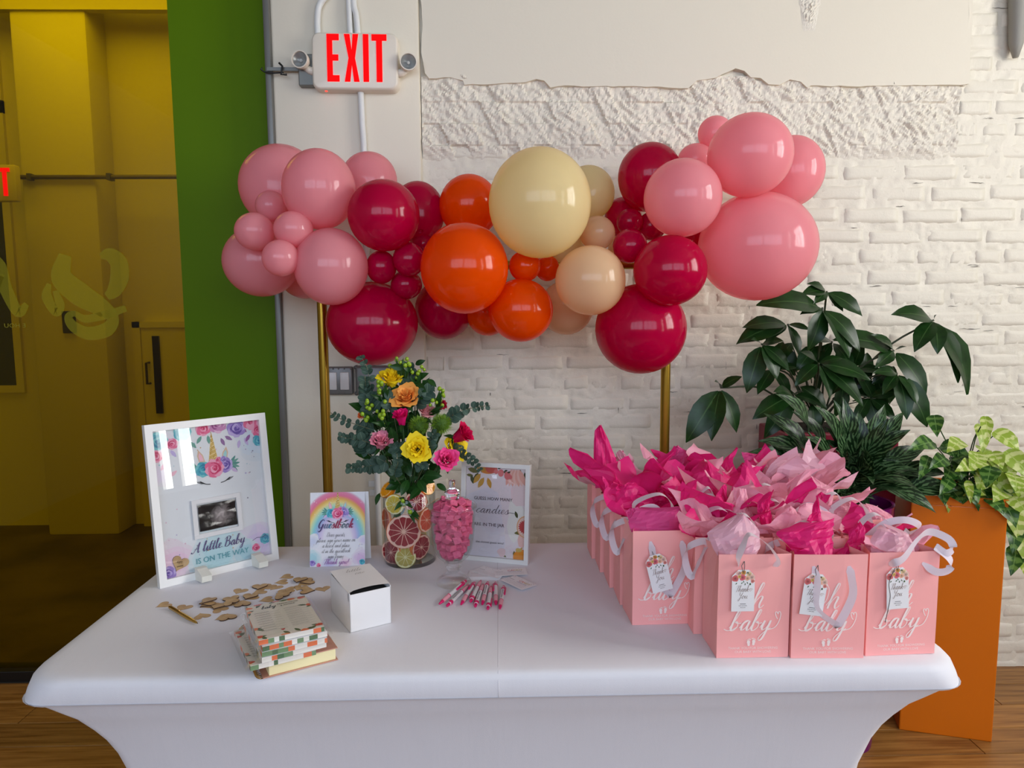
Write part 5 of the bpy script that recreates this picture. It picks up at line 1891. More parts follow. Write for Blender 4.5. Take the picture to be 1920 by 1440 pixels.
def bag_tag(b, x, z, rot, tail=None, fwd=.0085):
    """thank-you tag hanging by its top from (x,z)"""
    M = Matrix.Translation((x, -fwd, z)) @ Matrix.Rotation(rot, 4, 'Y')
    w, h = .0235, .088
    poly = [(-w, -h), (w, -h), (w, -.013), (.011, -.0), (-.011, -.0), (-w, -.013)]
    t = MB().prism(poly, -.0003, .0003, M).build('gift_tag', PAPER, b)
    p = Print(.00008)
    p.clip = (-w, -h, w, 0)
    rr = random.Random(9)
    for (u, v, r_, c) in ((-.010, -.008, .006, (238, 190, 180)), (.012, -.010, .006, (238, 206, 160)), (0, -.006, .005, (214, 150, 80)), (.017, -.016, .007, (238, 196, 180)), (-.017, -.018, .007, (214, 110, 110)), (-.002, -.016, .0068, (222, 110, 120)), (.008, -.018, .005, (236, 180, 150)), (.019, -.024, .004, (226, 140, 130)), (-.008, -.014, .004, (226, 190, 110))):
        p.disc(u, v, r_, c, 2, 12, 1, .08)
        p.disc(u, v, r_*.6, tuple(int(x_*.88) for x_ in c), 3, 10, 1, .1)
        p.disc(u, v, r_*.28, tuple(int(x_*.72) for x_ in c), 4, 8)
    for k in range(10):
        p.leaf(rr.uniform(-.019, .018), rr.uniform(-.028, -.022) if k < 7 else -.004, rr.uniform(-2.4, -.6), .005, .002, (74, 96, 60), 5)
    p.script('Thank', -.003, -.046, .0066, (120, 84, 70), 6, 'c', .3, .11, 3, sx=.8)
    p.script('You', -.001, -.0605, .0066, (120, 84, 70), 6, 'c', .3, .11, 3, sx=.95)
    p.stroke([(.011, -.043), (.014, -.0395), (.017, -.042), (.014, -.045), (.0135, -.0415), (.017, -.039), (.020, -.0415)], .0005, (190, 160, 150), 6, pen=False)
    p.block('BABY SHOWER', 0, -.0765, .0017, (70, 60, 60), 6)
    p.rect(-.006, -.0725, .006, -.0715, (110, 100, 100), 6)
    p.block('08.05.2023', 0, -.0805, .0017, (70, 60, 60), 6)
    p.build('tag_print', PRINT, t, M @ Matrix.Translation((0, -.0004, 0)) @ UPRIGHT)
    hx = Vector((x+.003, -.003, z+.016))
    MB().tube([hx, Vector((x+.002, -.008, z+.006)), M @ Vector((0, -.001, -.005))], .0007, 5).build('tag_string', STRG, t)
    MB().tube([hx, Vector((x-.004, -.007, z+.008)), M @ Vector((-.002, -.001, -.004))], .0007, 5).build('tag_string', STRG, t)
    if tail:
        MB().tube(crom([Vector((x-.006, -.010, z)), Vector((x-.018, -.011, z-.03)), Vector((x-.014, -.011, z-.06)), Vector((x-.017, -.010, z-.09)), Vector((x-.021, -.009, z-.116))], 5), .0007, 5).build('tag_string', STRG, t)


COLN = {'A': 'leftmost column', 'B': 'second column from the left', 'C': 'third column from the left', 'D': 'rightmost column'}
COLS = {'A': 'left column', 'B': 'second column', 'C': 'third column', 'D': 'right column'}
ROWN = ['frontmost in the ', 'second from the front in the ', 'third from the front in the ', 'fourth from the front in the ', 'fifth from the front in the ', 'rearmost in the ']
BAGS = {}
rb = random.Random(15)
for col, (cx, y0, nrow) in {'A': (.380, 1.555, 5), 'B': (.527, 1.394, 6), 'C': (.680, 1.386, 6), 'D': (.838, 1.395, 6)}.items():
    for r_ in range(nrow):
        x = cx+(rb.uniform(-.006, .006) if r_ else 0)
        if col == 'A':
            x = cx-.0085*r_+.002
        if col == 'B' and r_ == 1:
            x -= .022
        y = y0+r_*.1085
        rz = rb.uniform(-.03, .03) if r_ else {'A': .03, 'B': .0, 'C': -.03, 'D': .045}[col]
        last = r_ == nrow-1
        rn = 'rearmost in the ' if last else ROWN[r_]
        lab = 'pink paper gift bag, '+rn+COLN[col]
        if r_ == 0:
            lab = {'A': 'pink gift bag with a tilted tag, set back left of the front row', 'B': 'pink gift bag with thank-you tag, left of the three in front', 'C': 'pink gift bag with hanging ribbon loop, middle of the three in front', 'D': 'pink gift bag with ribbons curling right, right of the three in front'}[col]
        b = thing('gift_bag', (x, y, T+.0004), lab, 'gift bag', 'pink gift bags', rz=rz)
        inst('body', rb.choice(BAGME), b)
        BAGS[col+str(r_)] = b
        if r_ == 0:
            bag_print(b)
            handle(b, {'A': 'down', 'B': 'up', 'C': 'down', 'D': 'right'}[col], False, rb)
            handle(b, {'A': 'up', 'B': 'up', 'C': 'up', 'D': 'right'}[col], True, rb)
        else:
            k = rb.choice(['up', 'up', 'right', 'left']) if col in 'BC' else ('left' if col == 'A' and r_ in (1, 2, 3) else 'up')
            handle(b, k, False, rb)
            if rb.random() < .5:
                handle(b, 'up', True, rb)
bag_tag(BAGS['A0'], -.030, BHT-.050, R(-14), None, .0175)
bag_tag(BAGS['B0'], -.026, BHT-.030, R(0))
bag_tag(BAGS['C0'], -.030, BHT-.038, R(7))
bag_tag(BAGS['D0'], -.020, BHT-.030, R(-3), True)

TC = {'A0': '', 'A1': 'H', 'A2': 'HH', 'A3': 'HW', 'A4': 'H', 'B0': '', 'B1': 'PH', 'B2': 'H', 'B3': 'HP', 'B4': 'HP', 'B5': 'H', 'C0': 'H', 'C1': 'P', 'C2': 'PH', 'C3': 'P', 'C4': 'PW', 'C5': 'HP', 'D0': 'P', 'D1': 'HP', 'D2': 'P', 'D3': 'PP', 'D4': 'PW', 'D5': 'PW'}
TM = {'H': (TISH, 'hot pink'), 'P': (TISP, 'light pink'), 'M': (TISM, 'rose pink'), 'W': (TISW, 'pale blush')}
sd = 100
for k, s_ in TC.items():
    b = BAGS[k]
    col, r_ = k[0], int(k[1])
    nr = {'A': 5}.get(col, 6)
    where = ('last bag of the ' if r_ == nr-1 else ('front bag of the ' if r_ == 0 else '%s bag of the ' % ['', 'second', 'third', 'fourth', 'fifth'][r_]))+COLS[col]
    for i, ch in enumerate(s_):
        sd += 1
        nm = '%s crumpled tissue %s %s' % (TM[ch][1], ('behind another in the' if i else 'in the'), where)
        kw = dict(size=.100, height=.078, n=rb.choice([2, 3, 4]), sharp=1.0, loc=(0, .012*i))
        if r_ == 0:
            kw.update(size=.075, height=.040, sharp=.7, n=3)
        if r_ >= 2:
            kw.update(size=.112, height=.094)
        if col == 'D' and r_ < 4:
            kw.update(size=.085, height=.046)
        tissue(b, TM[ch][0], sd, nm, **kw)


def sheet(m, Lp, Rp, Y, lean, label, seed, bulge=.0, amp=.010):
    """a single crumpled sheet standing up: left and right edges bottom to top"""
    nu, nv = 11, 13
    Lw = [at_y(x, y, Y+lean*i/(len(Lp)-1)) for i, (x, y) in enumerate(Lp)]
    Rw = [at_y(x, y, Y+lean*i/(len(Rp)-1)) for i, (x, y) in enumerate(Rp)]

    def along(P, t):
        t = t*(len(P)-1)
        i = min(int(t), len(P)-2)
        return P[i].lerp(P[i+1], t-i)

    def fn(u, v):
        p_ = along(Lw, v).lerp(along(Rw, v), u)
        e = 4*u*(1-u)
        q_ = Vector((u*3.1+seed, v*3.1, seed*.37))
        crease = abs(noise.noise(q_*1.2))*1.8+abs(noise.noise(q_*2.7))*.6-.6
        p_ += Vector((noise.noise(q_+Vector((5, 0, 0)))*amp*.35, -bulge*e+crease*amp, noise.noise(q_+Vector((0, 7, 0)))*amp*.35))
        return p_
    o = MB().grid(fn, nu, nv)
    base = (Lw[0]+Rw[0])*.5
    o.v = [v-base for v in o.v]
    ob = o.build('tissue_paper', m)
    ob.location = base
    return tag(ob, label, 'tissue paper', 'tissue paper in the gift bags')


sheet(TISH, [(1116, 915), (1113, 870), (1113, 830), (1115, 808), (1124, 797)], [(1165, 915), (1160, 890), (1153, 855), (1142, 828), (1126, 794)], 1.93, .03, 'tall hot pink tissue spike rising highest at the left of the bags', 3, .010, .008)
sheet(TISW, [(1160, 910), (1156, 885), (1155, 850)], [(1200, 905), (1190, 880), (1165, 842)], 1.99, .01, 'pale blush tissue right of the tall hot pink spike', 5)
sheet(TISM, [(1184, 996), (1178, 978), (1196, 952), (1204, 950)], [(1298, 999), (1294, 985), (1291, 962), (1289, 948)], 1.575, .05, 'rose pink tissue folded flat in the set back left front bag', 7, .012, .008)
sheet(TISM, [(1186, 994), (1176, 968), (1172, 957)], [(1206, 996), (1205, 975), (1196, 950)], 1.59, .02, 'small rose pink corner left of the flat folded tissue', 8, .0, .006)
sheet(TISH, [(1170, 960), (1140, 945), (1134, 920), (1150, 905)], [(1235, 960), (1225, 935), (1205, 915), (1190, 902)], 1.72, .02, 'hot pink tissue bunched over the left column, left half', 9, .015, .014)
sheet(TISH, [(1205, 960), (1200, 935), (1222, 920)], [(1262, 955), (1262, 935), (1240, 915)], 1.74, .03, 'hot pink tissue bunched over the left column, right half', 10, .012, .014)
sheet(TISH, [(1268, 958), (1270, 920), (1290, 890), (1318, 864)], [(1372, 985), (1376, 930), (1378, 900), (1322, 860)], 1.80, .06, 'largest hot pink tissue peak behind the left front bags', 11, .03, .014)
sheet(TISM, [(1255, 880), (1250, 862), (1262, 838), (1267, 836)], [(1300, 880), (1298, 858), (1295, 850), (1269, 834)], 2.02, .02, 'rose pink tissue peak in front of the right gold pole', 12, .01, .010)
sheet(TISW, [(1222, 915), (1218, 890), (1235, 878)], [(1292, 905), (1290, 888), (1268, 874)], 1.90, .02, 'translucent blush tissue left of the largest hot pink peak', 13, .02, .010)
sheet(TISW, [(1346, 1044), (1330, 1015), (1324, 996), (1383, 962)], [(1415, 1046), (1428, 1020), (1424, 992), (1388, 958)], 1.415, .05, 'pale blush tissue with pointed top in the left front bag', 15, .02, .009)
sheet(TISH, [(1492, 1042), (1470, 1015), (1452, 998), (1500, 978)], [(1560, 1042), (1562, 1015), (1563, 990), (1563, 969)], 1.41, .05, 'big hot pink tissue sheet in the middle front bag', 16, .02, .008)
sheet(TISH, [(1510, 978), (1522, 960), (1528, 940)], [(1542, 978), (1538, 960), (1533, 926)], 1.47, .02, 'thin hot pink tissue spike behind the middle front bag', 17, .0, .006)
sheet(TISH, [(1572, 1042), (1586, 1020), (1590, 1000), (1606, 978)], [(1622, 1040), (1620, 1015), (1622, 990), (1610, 975)], 1.45, .03, 'curved hot pink tissue between middle and right front bags', 18, .008, .008)
sheet(TISW, [(1634, 1036), (1630, 1015), (1642, 990), (1648, 985)], [(1712, 1036), (1712, 1015), (1700, 998), (1660, 984)], 1.42, .05, 'pale blush tissue filling the right front bag', 19, .02, .010)
sheet(TISP, [(1372, 985), (1371, 950), (1376, 912)], [(1412, 985), (1408, 950), (1398, 915)], 1.62, .03, 'narrow light pink tissue right of the largest hot pink peak', 20, .01, .008)
sheet(TISH, [(1428, 985), (1418, 960), (1420, 945), (1440, 922)], [(1448, 1005), (1446, 970), (1442, 945), (1450, 916)], 1.56, .03, 'wavy hot pink tissue strip between light pink sheets', 21, .006, .010)
sheet(TISP, [(1448, 1000), (1446, 985), (1455, 960), (1475, 945)], [(1495, 990), (1497, 970), (1492, 955), (1478, 944)], 1.55, .03, 'rounded light pink tissue in front of the third column', 22, .012, .008)
sheet(TISP, [(1460, 955), (1470, 930), (1500, 905), (1512, 892)], [(1560, 950), (1562, 915), (1545, 905), (1516, 890)], 1.75, .05, 'wide light pink tissue in the middle of the right side', 23, .02, .012)
sheet(TISP, [(1440, 905), (1442, 880), (1445, 862), (1450, 856)], [(1510, 900), (1505, 885), (1490, 868), (1452, 855)], 1.98, .03, 'light pink tissue near the back of the third column', 24, .02, .012)
sheet(TISW, [(1478, 880), (1475, 862), (1482, 848)], [(1536, 868), (1535, 855), (1534, 850)], 2.03, .02, 'blush tissue corners at the very back right of the bags', 25, .01, .010)
sheet(TISP, [(1555, 985), (1553, 960), (1560, 945), (1580, 942)], [(1612, 985), (1612, 965), (1604, 948), (1590, 941)], 1.66, .03, 'light pink tissue dome at the right of the bags', 26, .02, .008)
sheet(TISP, [(1608, 985), (1606, 965), (1608, 945)], [(1690, 990), (1668, 962), (1622, 942)], 1.62, .04, 'light pink tissue sloping down before the purple pot', 27, .015, .010)
sheet(TISH, [(1382, 900), (1380, 880), (1392, 866)], [(1432, 900), (1432, 880), (1400, 865)], 2.0, .02, 'hot pink tissue near the back between two white ribbons', 28, .015, .014)
sheet(TISM, [(1398, 870), (1392, 855), (1390, 848)], [(1470, 862), (1468, 854), (1450, 853)], 2.04, .01, 'dark rose tissue edge at the very back of the bags', 29, .0, .006)

# ------------------------------------------------------------------ vase with citrus slices
VX, VY, VR, VH = -.252, 2.0, .0745, .204
va = thing('glass_vase', (VX, VY, T), 'clear glass cylinder vase packed with citrus slices and flower stems', 'vase')
MB().lathe([(.002, .0), (VR-.003, .0), (VR, .004), (VR, VH-.001), (VR-.001, VH), (VR-.0025, VH-.001), (VR-.003, .014), (VR-.008, .009), (.002, .009)], 48).build('cylinder', GLASS, va, True, 60)
FRUIT = {
 'grapefruit': ((238, 130, 70), (240, 190, 168), (150, 26, 38)),
 'pink grapefruit': ((236, 140, 84), (246, 196, 170), (214, 84, 56)),
 'lemon': ((232, 200, 60), (240, 230, 180), (222, 190, 60)),
 'lime': ((212, 196, 90), (230, 222, 170), (186, 166, 76)),
 'orange': ((244, 140, 10), (250, 205, 130), (246, 160, 30)),
}
FM_ = {}
for k, (a, b_, c) in FRUIT.items():
    FM_[k] = (mat(k.replace(' ', '_')+'_rind', a, .45, bump=[(220, .2, .001)]), mat(k.replace(' ', '_')+'_pith', b_, .5), mat(k.replace(' ', '_')+'_flesh', c, .25, bump=[(150, .25, .001)]))


def citrus(kind, P, nrm, r, label, nseg=10, half=False, th=.007):
    """slice (or half fruit) with rind, pith and separate flesh segments; nrm = facing of the cut"""
    M = Matrix.Translation(P) @ Vector(nrm).normalized().to_track_quat('Z', 'Y').to_matrix().to_4x4() @ Matrix.Rotation(random.random()*6, 4, 'Z')
    t = thing('citrus_slice', P, label, kind.split()[-1], 'citrus slices in the vase', M=M)
    rn, pt, fl_ = FM_[kind]
    if half:
        prof = [(r*math.cos(a), -r*.92*math.sin(a)) for a in [PI/2*j/10 for j in range(10)]]+[(.0005, -r*.92)]
        MB().lathe(prof, 28).build('rind', rn, t, True)
    else:
        MB().lathe([(r*.97, 0), (r, -th*.3), (r, -th*.7), (r*.97, -th)], 32).build('rind', rn, t, True)
    q = MB().lathe([(.0004, 0), (r*.97, 0)], 32)
    if not half:
        q.lathe([(.0004, -th), (r*.97, -th)], 32)
    q.build('pith', pt, t)
    for s in range(nseg):
        a0 = 2*PI*s/nseg+.022
        a1 = 2*PI*(s+1)/nseg-.022
        ri, ro = r*.10, r*.86
        pts = [(ri*math.cos((a0+a1)/2), ri*math.sin((a0+a1)/2))]
        for j in range(5):
            a = a0+(a1-a0)*j/4
            rr_ = ro*(1-.07*abs(j-2)**1.5/2.8)
            pts.append((rr_*math.cos(a), rr_*math.sin(a)))
        n = len(pts)
        vs = [(x, y, .0009) for x, y in pts]+[(x, y, -.001) for x, y in pts]
        MB().add(vs, [tuple(range(n))]+[(i, (i+1) % n, n+(i+1) % n, n+i) for i in range(n)]).build('segment', fl_, t)
    return t


def in_vase(px, py, dist):
    """point on the plane dist in front of the vase axis"""
    return at_y(px, py, VY-dist)


toC = Vector((.22, -1, .0))
citrus('grapefruit', in_vase(757, 997, .050), (.10, -1, .05), .049, 'largest red grapefruit slice pressed on the vase front', 12)
citrus('lemon', in_vase(739, 946, .052), (-.35, -1, .05), .0285, 'lemon slice at upper left of the vase', 9)
citrus('grapefruit', in_vase(780, 941, .055), (.15, -1, .12), .031, 'bright red grapefruit slice under the leaves at vase top', 10)
citrus('pink grapefruit', in_vase(800, 975, .030), (.95, -.55, 0), .035, 'pale orange grapefruit slice at the right side of the vase', 10)
citrus('lime', in_vase(760, 1045, .050), (.05, -1, .55), .030, 'yellow green lime slice at the vase bottom', 9)
citrus('grapefruit', in_vase(790, 1026, .022), (.75, -.55, -.1), .037, 'half grapefruit with orange peel at lower right of vase', 11, True)
citrus('grapefruit', in_vase(733, 1036, .025), (-.55, -.8, 0), .036, 'dark red grapefruit slice at lower left behind the lime', 11)
citrus('pink grapefruit', in_vase(723, 975, .020), (-.9, -.45, 0), .036, 'grapefruit slice seen edge on at the left of the vase', 10)
citrus('orange', in_vase(803, 912, .030), (.6, -.75, .35), .024, 'orange slice sticking out at the right of the vase rim', 10)
citrus('orange', in_vase(725, 917, .020), (-.5, -.4, .5), .026, 'orange wedge at left under the leaves on the vase rim', 10, True)
citrus('pink grapefruit', in_vase(795, 925, .005), (.8, .2, .3), .030, 'half orange grapefruit at the right behind the vase rim', 10, True)
citrus('lemon', Vector((VX, VY+.045, T+.05)), (0, 1, 0), .045, 'lemon slice at the back of the vase near the bottom', 10)
citrus('orange', Vector((VX+.005, VY+.045, T+.12)), (0, 1, 0), .045, 'orange slice at the back of the vase near the top', 10)

# ------------------------------------------------------------------ leaves
LEAFN = {'ovate': [(0, .05), (.08, .42), (.22, .82), (.42, 1.), (.62, .88), (.82, .5), (.94, .18), (1, .02)], 'lance': [(0, .05), (.1, .45), (.28, .9), (.45, 1.), (.65, .75), (.85, .35), (.95, .12), (1, .01)],
         'heart': [(-.10, .35), (-.02, .75), (.12, 1.), (.32, .98), (.55, .75), (.78, .40), (.93, .14), (1, .01)], 'round': [(0, .1), (.1, .6), (.28, .92), (.5, 1.), (.72, .88), (.88, .58), (.97, .25), (1, .05)]}


def leaf(name, A, B, width, nrm, m, parent, shape='ovate', sag=.12, fold=.25, wave=.0):
    """leaf blade from A to B, upper side towards nrm, arched by sag and folded along its midrib"""
    A, B = Vector(A), Vector(B)
    d = B-A
    L = d.length
    d.normalize()
    nrm = Vector(nrm)
    nrm = nrm-d*nrm.dot(d)
    nrm = nrm.normalized() if nrm.length > 1e-4 else d.orthogonal().normalized()
    s = d.cross(nrm)
    vs = []
    uv = []
    fs = []
    prof = LEAFN[shape]
    ph = random.random()*6
    cols = (-1, -.5, 0, .5, 1)
    for (t, w) in prof:
        c = A+d*(L*t)+nrm*(sag*L*4*max(0, t)*(1-max(0, t)))
        for k in cols:
            hw = width*.5*w
            up = fold*hw*abs(k)+wave*width*math.sin(ph+t*9+k*2)*abs(k)
            vs.append(c+s*(hw*k*math.cos(fold*.6))+nrm*up)
            uv.append((k*.5+.5, t))
    n = len(cols)
    for i in range(len(prof)-1):
        for k in range(n-1):
            a = i*n+k
            fs.append((a, a+1, a+n+1, a+n))
    M = wm(parent).inverted()
    me = bpy.data.meshes.new(name)
    me.from_pydata([M @ v for v in vs], [], fs)
    ul = me.uv_layers.new(name='UVMap')
    for lp in me.loops:
        ul.data[lp.index].uv = uv[lp.vertex_index]
    me.materials.append(m)
    me.polygons.foreach_set('use_smooth', [True]*len(me.polygons))
    me.update()
    o = bpy.data.objects.new(name, me)
    COL.objects.link(o)
    o.parent = parent
    return o


def leaf_mat(name, c1, c2, rib, rough=.35, kind='plain', trans=.15):
    m, nt, b = nodes(name)
    uvn = nt.nodes.new('ShaderNodeUVMap')
    sp = nt.nodes.new('ShaderNodeSeparateXYZ')
    nt.links.new(uvn.outputs[0], sp.inputs[0])
    ab = nt.nodes.new('ShaderNodeMath')                    # distance from midrib
    ab.operation = 'SUBTRACT'
    ab.inputs[1].default_value = .5
    nt.links.new(sp.outputs[0], ab.inputs[0])
    a2 = nt.nodes.new('ShaderNodeMath')
    a2.operation = 'ABSOLUTE'
    nt.links.new(ab.outputs[0], a2.inputs[0])
    tc = nt.nodes.new('ShaderNodeTexCoord')
    ns = nt.nodes.new('ShaderNodeTexNoise')
    ns.inputs['Scale'].default_value = 30 if kind == 'plain' else 55
    ns.inputs['Detail'].default_value = 4
    nt.links.new(tc.outputs['Object'], ns.inputs['Vector'])
    fac = nt.nodes.new('ShaderNodeMapRange')
    if kind == 'plain':
        fac.inputs[1].default_value = .3
        fac.inputs[2].default_value = .7
        nt.links.new(ns.outputs['Fac'], fac.inputs[0])
    else:                                                  # slanting stripes or blotches
        wv = nt.nodes.new('ShaderNodeMath')
        wv.operation = 'MULTIPLY_ADD'
        wv.inputs[1].default_value = -1.1 if kind == 'stripe' else -.2
        nt.links.new(a2.outputs[0], wv.inputs[0])
        nt.links.new(sp.outputs[1], wv.inputs[2])
        sn = nt.nodes.new('ShaderNodeMath')
        sn.operation = 'MULTIPLY'
        sn.inputs[1].default_value = 30 if kind == 'stripe' else 20
        nt.links.new(wv.outputs[0], sn.inputs[0])
        s2 = nt.nodes.new('ShaderNodeMath')
        s2.operation = 'SINE'
        nt.links.new(sn.outputs[0], s2.inputs[0])
        s3 = nt.nodes.new('ShaderNodeMath')
        s3.operation = 'MULTIPLY_ADD'
        s3.inputs[1].default_value = .16
        nt.links.new(s2.outputs[0], s3.inputs[0])
        nt.links.new(ns.outputs['Fac'], s3.inputs[2])
        fac.inputs[1].default_value = .50
        fac.inputs[2].default_value = .60
        nt.links.new(s3.outputs[0], fac.inputs[0])
    mx = nt.nodes.new('ShaderNodeMix')
    mx.data_type = 'RGBA'
    mx.inputs[6].default_value = rgb(c1)
    mx.inputs[7].default_value = rgb(c2)
    nt.links.new(fac.outputs[0], mx.inputs[0])
    rb_ = nt.nodes.new('ShaderNodeMapRange')
    rb_.inputs[1].default_value = .018
    rb_.inputs[2].default_value = .03
    rb_.inputs[3].default_value = 1
    rb_.inputs[4].default_value = 0
    nt.links.new(a2.outputs[0], rb_.inputs[0])
    m2 = nt.nodes.new('ShaderNodeMix')
    m2.data_type = 'RGBA'
    m2.inputs[7].default_value = rgb(rib)
    nt.links.new(rb_.outputs[0], m2.inputs[0])
    nt.links.new(mx.outputs[2], m2.inputs[6])
    nt.links.new(m2.outputs[2], b.inputs['Base Color'])
    b.inputs['Roughness'].default_value = rough
    b.inputs['Specular IOR Level'].default_value = .32
    t = nt.nodes.new('ShaderNodeBsdfTranslucent')
    nt.links.new(m2.outputs[2], t.inputs[0])
    ms = nt.nodes.new('ShaderNodeMixShader')
    ms.inputs[0].default_value = trans
    nt.links.new(b.outputs[0], ms.inputs[1])
    nt.links.new(t.outputs[0], ms.inputs[2])
    nt.links.new(ms.outputs[0], nt.nodes['Material Output'].inputs[0])
    return m


EUC = leaf_mat('eucalyptus_leaf', (50, 74, 60), (66, 92, 78), (104, 124, 104), .55)
FOL = leaf_mat('dark_flower_foliage', (26, 62, 22), (38, 78, 28), (56, 96, 44), .35)
STEMM = mat('green_stem', (48, 82, 36), .5)
ESTEM = mat('eucalyptus_stem', (96, 100, 70), .5)

# ------------------------------------------------------------------ bouquet
ROSEC = {'yellow': (250, 214, 30), 'peach': (250, 166, 78), 'hot': (226, 20, 110), 'pale': (240, 168, 170), 'dusty': (232, 140, 162), 'deep': (206, 0, 72), 'pink': (240, 70, 140), 'orange': (240, 120, 60), 'red': (170, 20, 50)}
ROSEM = {k: mat(k+'_petal', c, .55, spec=.25, trans=.18, var=(tuple(min(255, int(x*1.06+6)) for x in c), 60, 2)) for k, c in ROSEC.items()}
VT = Vector((VX, VY, T+VH-.02))


def petal(t, r, seed):
    """petal as a curved sheet around the bloom's z axis; t=0 heart, 1 outermost"""
    rr = random.Random(seed)
    span = R(150-55*t)
    h = r*(1.15-.25*t)*rr.uniform(.95, 1.05)
    r0 = r*(.07+.28*t)
    r1 = r*(.13+.72*t**1.1)
    base = -r*.55

    def fn(u, v):
        k = (u-.5)*2
        wv = min(1.0, .30+1.3*v)*max(0.0, 1-(max(0, v-.45)/.56)**3.2)**.5
        a = k*span*.5*wv
        rad = r0+(r1-r0)*(v**1.25)+r*.05*math.sin(k*3+seed)*v
        z = base+h*v
        if v > .72:                                        # lip rolls outward
            c = (v-.72)/.28
            rad += r*(.05+.16*t)*c*c
            z -= r*(.03+.14*t)*c*c
        rad += r*.05*(abs(k)**2)*t
        return (rad*math.cos(a), rad*math.sin(a), z)
    return MB().grid(fn, 8, 9)


PETALS = {}


def rose(px, py, Y, rpx, kind, face, label, n=17, openn=1.0):
    P = at_y(px, py, Y)
    r = rpx*1.12/CF*Y
    M = Matrix.Translation(P) @ Vector(face).normalized().to_track_quat('Z', 'Y').to_matrix().to_4x4() @ Matrix.Rotation(random.random()*6, 4, 'Z')
    t = thing('rose', P, label, 'rose', 'roses in the bouquet', M=M)
    for i in range(n):
        f = i/(n-1)
        key = (kind, i, n, openn)
        if key not in PETALS:
            PETALS[key] = petal(f*openn, 1.0, i*3+len(kind)).mesh('petal', ROSEM[kind], True)
        inst('petal', PETALS[key], t, Matrix.Rotation(i*R(137.5), 4, 'Z') @ Matrix.Diagonal((r, r, r, 1)))
    back = M @ Vector((0, 0, -r*.55))
    MB().tube(crom([back, back+(VT-back)*.5+Vector((0, .0, -.01)), VT, Vector((VX+(P.x-VX)*.15, VY, T+.05))], 4), .0028, 6).build('stem', STEMM, t, True, world=True)
    for k in range(3):
        a = k*2.1+.3
        leaf('sepal', M @ Vector((0, 0, -r*.5)), M @ Vector((r*.75*math.cos(a), r*.75*math.sin(a), -r*.75)), r*.3, M.to_3x3() @ Vector((0, 0, 1)), FOL, t, 'lance', .1)
    return t


rose(734, 709, 1.97, 25, 'yellow', (.15, -.5, .9), 'yellow rose at the top of the bouquet', 15)
rose(762, 745, 1.94, 28, 'peach', (-.05, -.75, .75), 'peach orange rose near the top of the bouquet', 18)
rose(753, 783, 1.91, 25, 'hot', (-.05, -.45, .9), 'hot pink rose bud in the middle of the bouquet', 13, .55)
rose(799, 774, 1.97, 22, 'pale', (.2, -.5, .8), 'pale blush rose behind the green pompoms', 14, .7)
rose(714, 828, 1.92, 27, 'dusty', (.15, -.6, .75), 'dusty pink rose at the left of the bouquet', 15, .7)
rose(782, 842, 1.88, 27, 'yellow', (.0, -.95, .25), 'yellow rose facing front at the middle of the bouquet', 19)
rose(866, 815, 1.95, 30, 'deep', (.75, -.35, .5), 'deep magenta rose at the right edge of the bouquet', 13, .6)
rose(838, 862, 1.89, 28, 'pink', (.25, -.85, .4), 'bright pink rose at the lower right of the bouquet', 16, .75)
rose(853, 838, 1.96, 25, 'yellow', (.6, -.6, .4), 'yellow rose tucked behind the lower right pink one', 15)
rose(847, 781, 2.0, 16, 'orange', (.7, -.4, .4), 'small orange rose behind the right green pompom', 12, .8)
rose(826, 760, 2.02, 15, 'red', (.3, -.6, .7), 'dark red rose mostly hidden at the back right', 12, .7)
rose(679, 778, 1.98, 11, 'orange', (-.7, -.6, .3), 'little orange bloom among berries at the left', 10, .8)
rose(740, 752, 2.0, 15, 'peach', (-.6, -.5, .4), 'half hidden peach rose behind the hot pink bud', 12, .8)

DIA = mat('green_dianthus', (110, 148, 36), .6, trans=.2)
for (px, py, Y, rp, d) in ((786, 798, 1.915, 21, 'left'), (827, 795, 1.915, 22, 'right')):
    P = at_y(px, py, Y)
    r = rp/CF*Y
    t = thing('dianthus', P, 'fuzzy green dianthus pompom, %s one of the pair in the bouquet' % d, 'flower', 'green pompom flowers')
    q = MB().sphere((0, 0, 0), r*.62, 10, 8)
    q.build('core', mat('dianthus_core', (66, 98, 22), .8), t, True)
    q = MB()
    rr = random.Random(px)
    for k in range(520):
        z = rr.uniform(-1, 1)
        a = rr.random()*6.283
        d_ = Vector((math.sqrt(1-z*z)*math.cos(a), math.sqrt(1-z*z)*math.sin(a), z))
        o_ = d_.orthogonal().normalized()*r*.035
        tip = d_*r*rr.uniform(.9, 1.08)+Vector((rr.uniform(-1, 1), rr.uniform(-1, 1), rr.uniform(-1, 1)))*r*.12
        q.add([d_*r*.5-o_, d_*r*.5+o_, tip], [(0, 1, 2)])
    o = q.build('bristles', DIA, t)
    o['kind'] = 'stuff'
    MB().tube([P, P.lerp(VT, .6), VT], .0025, 6).build('stem', STEMM, t, True, world=True)

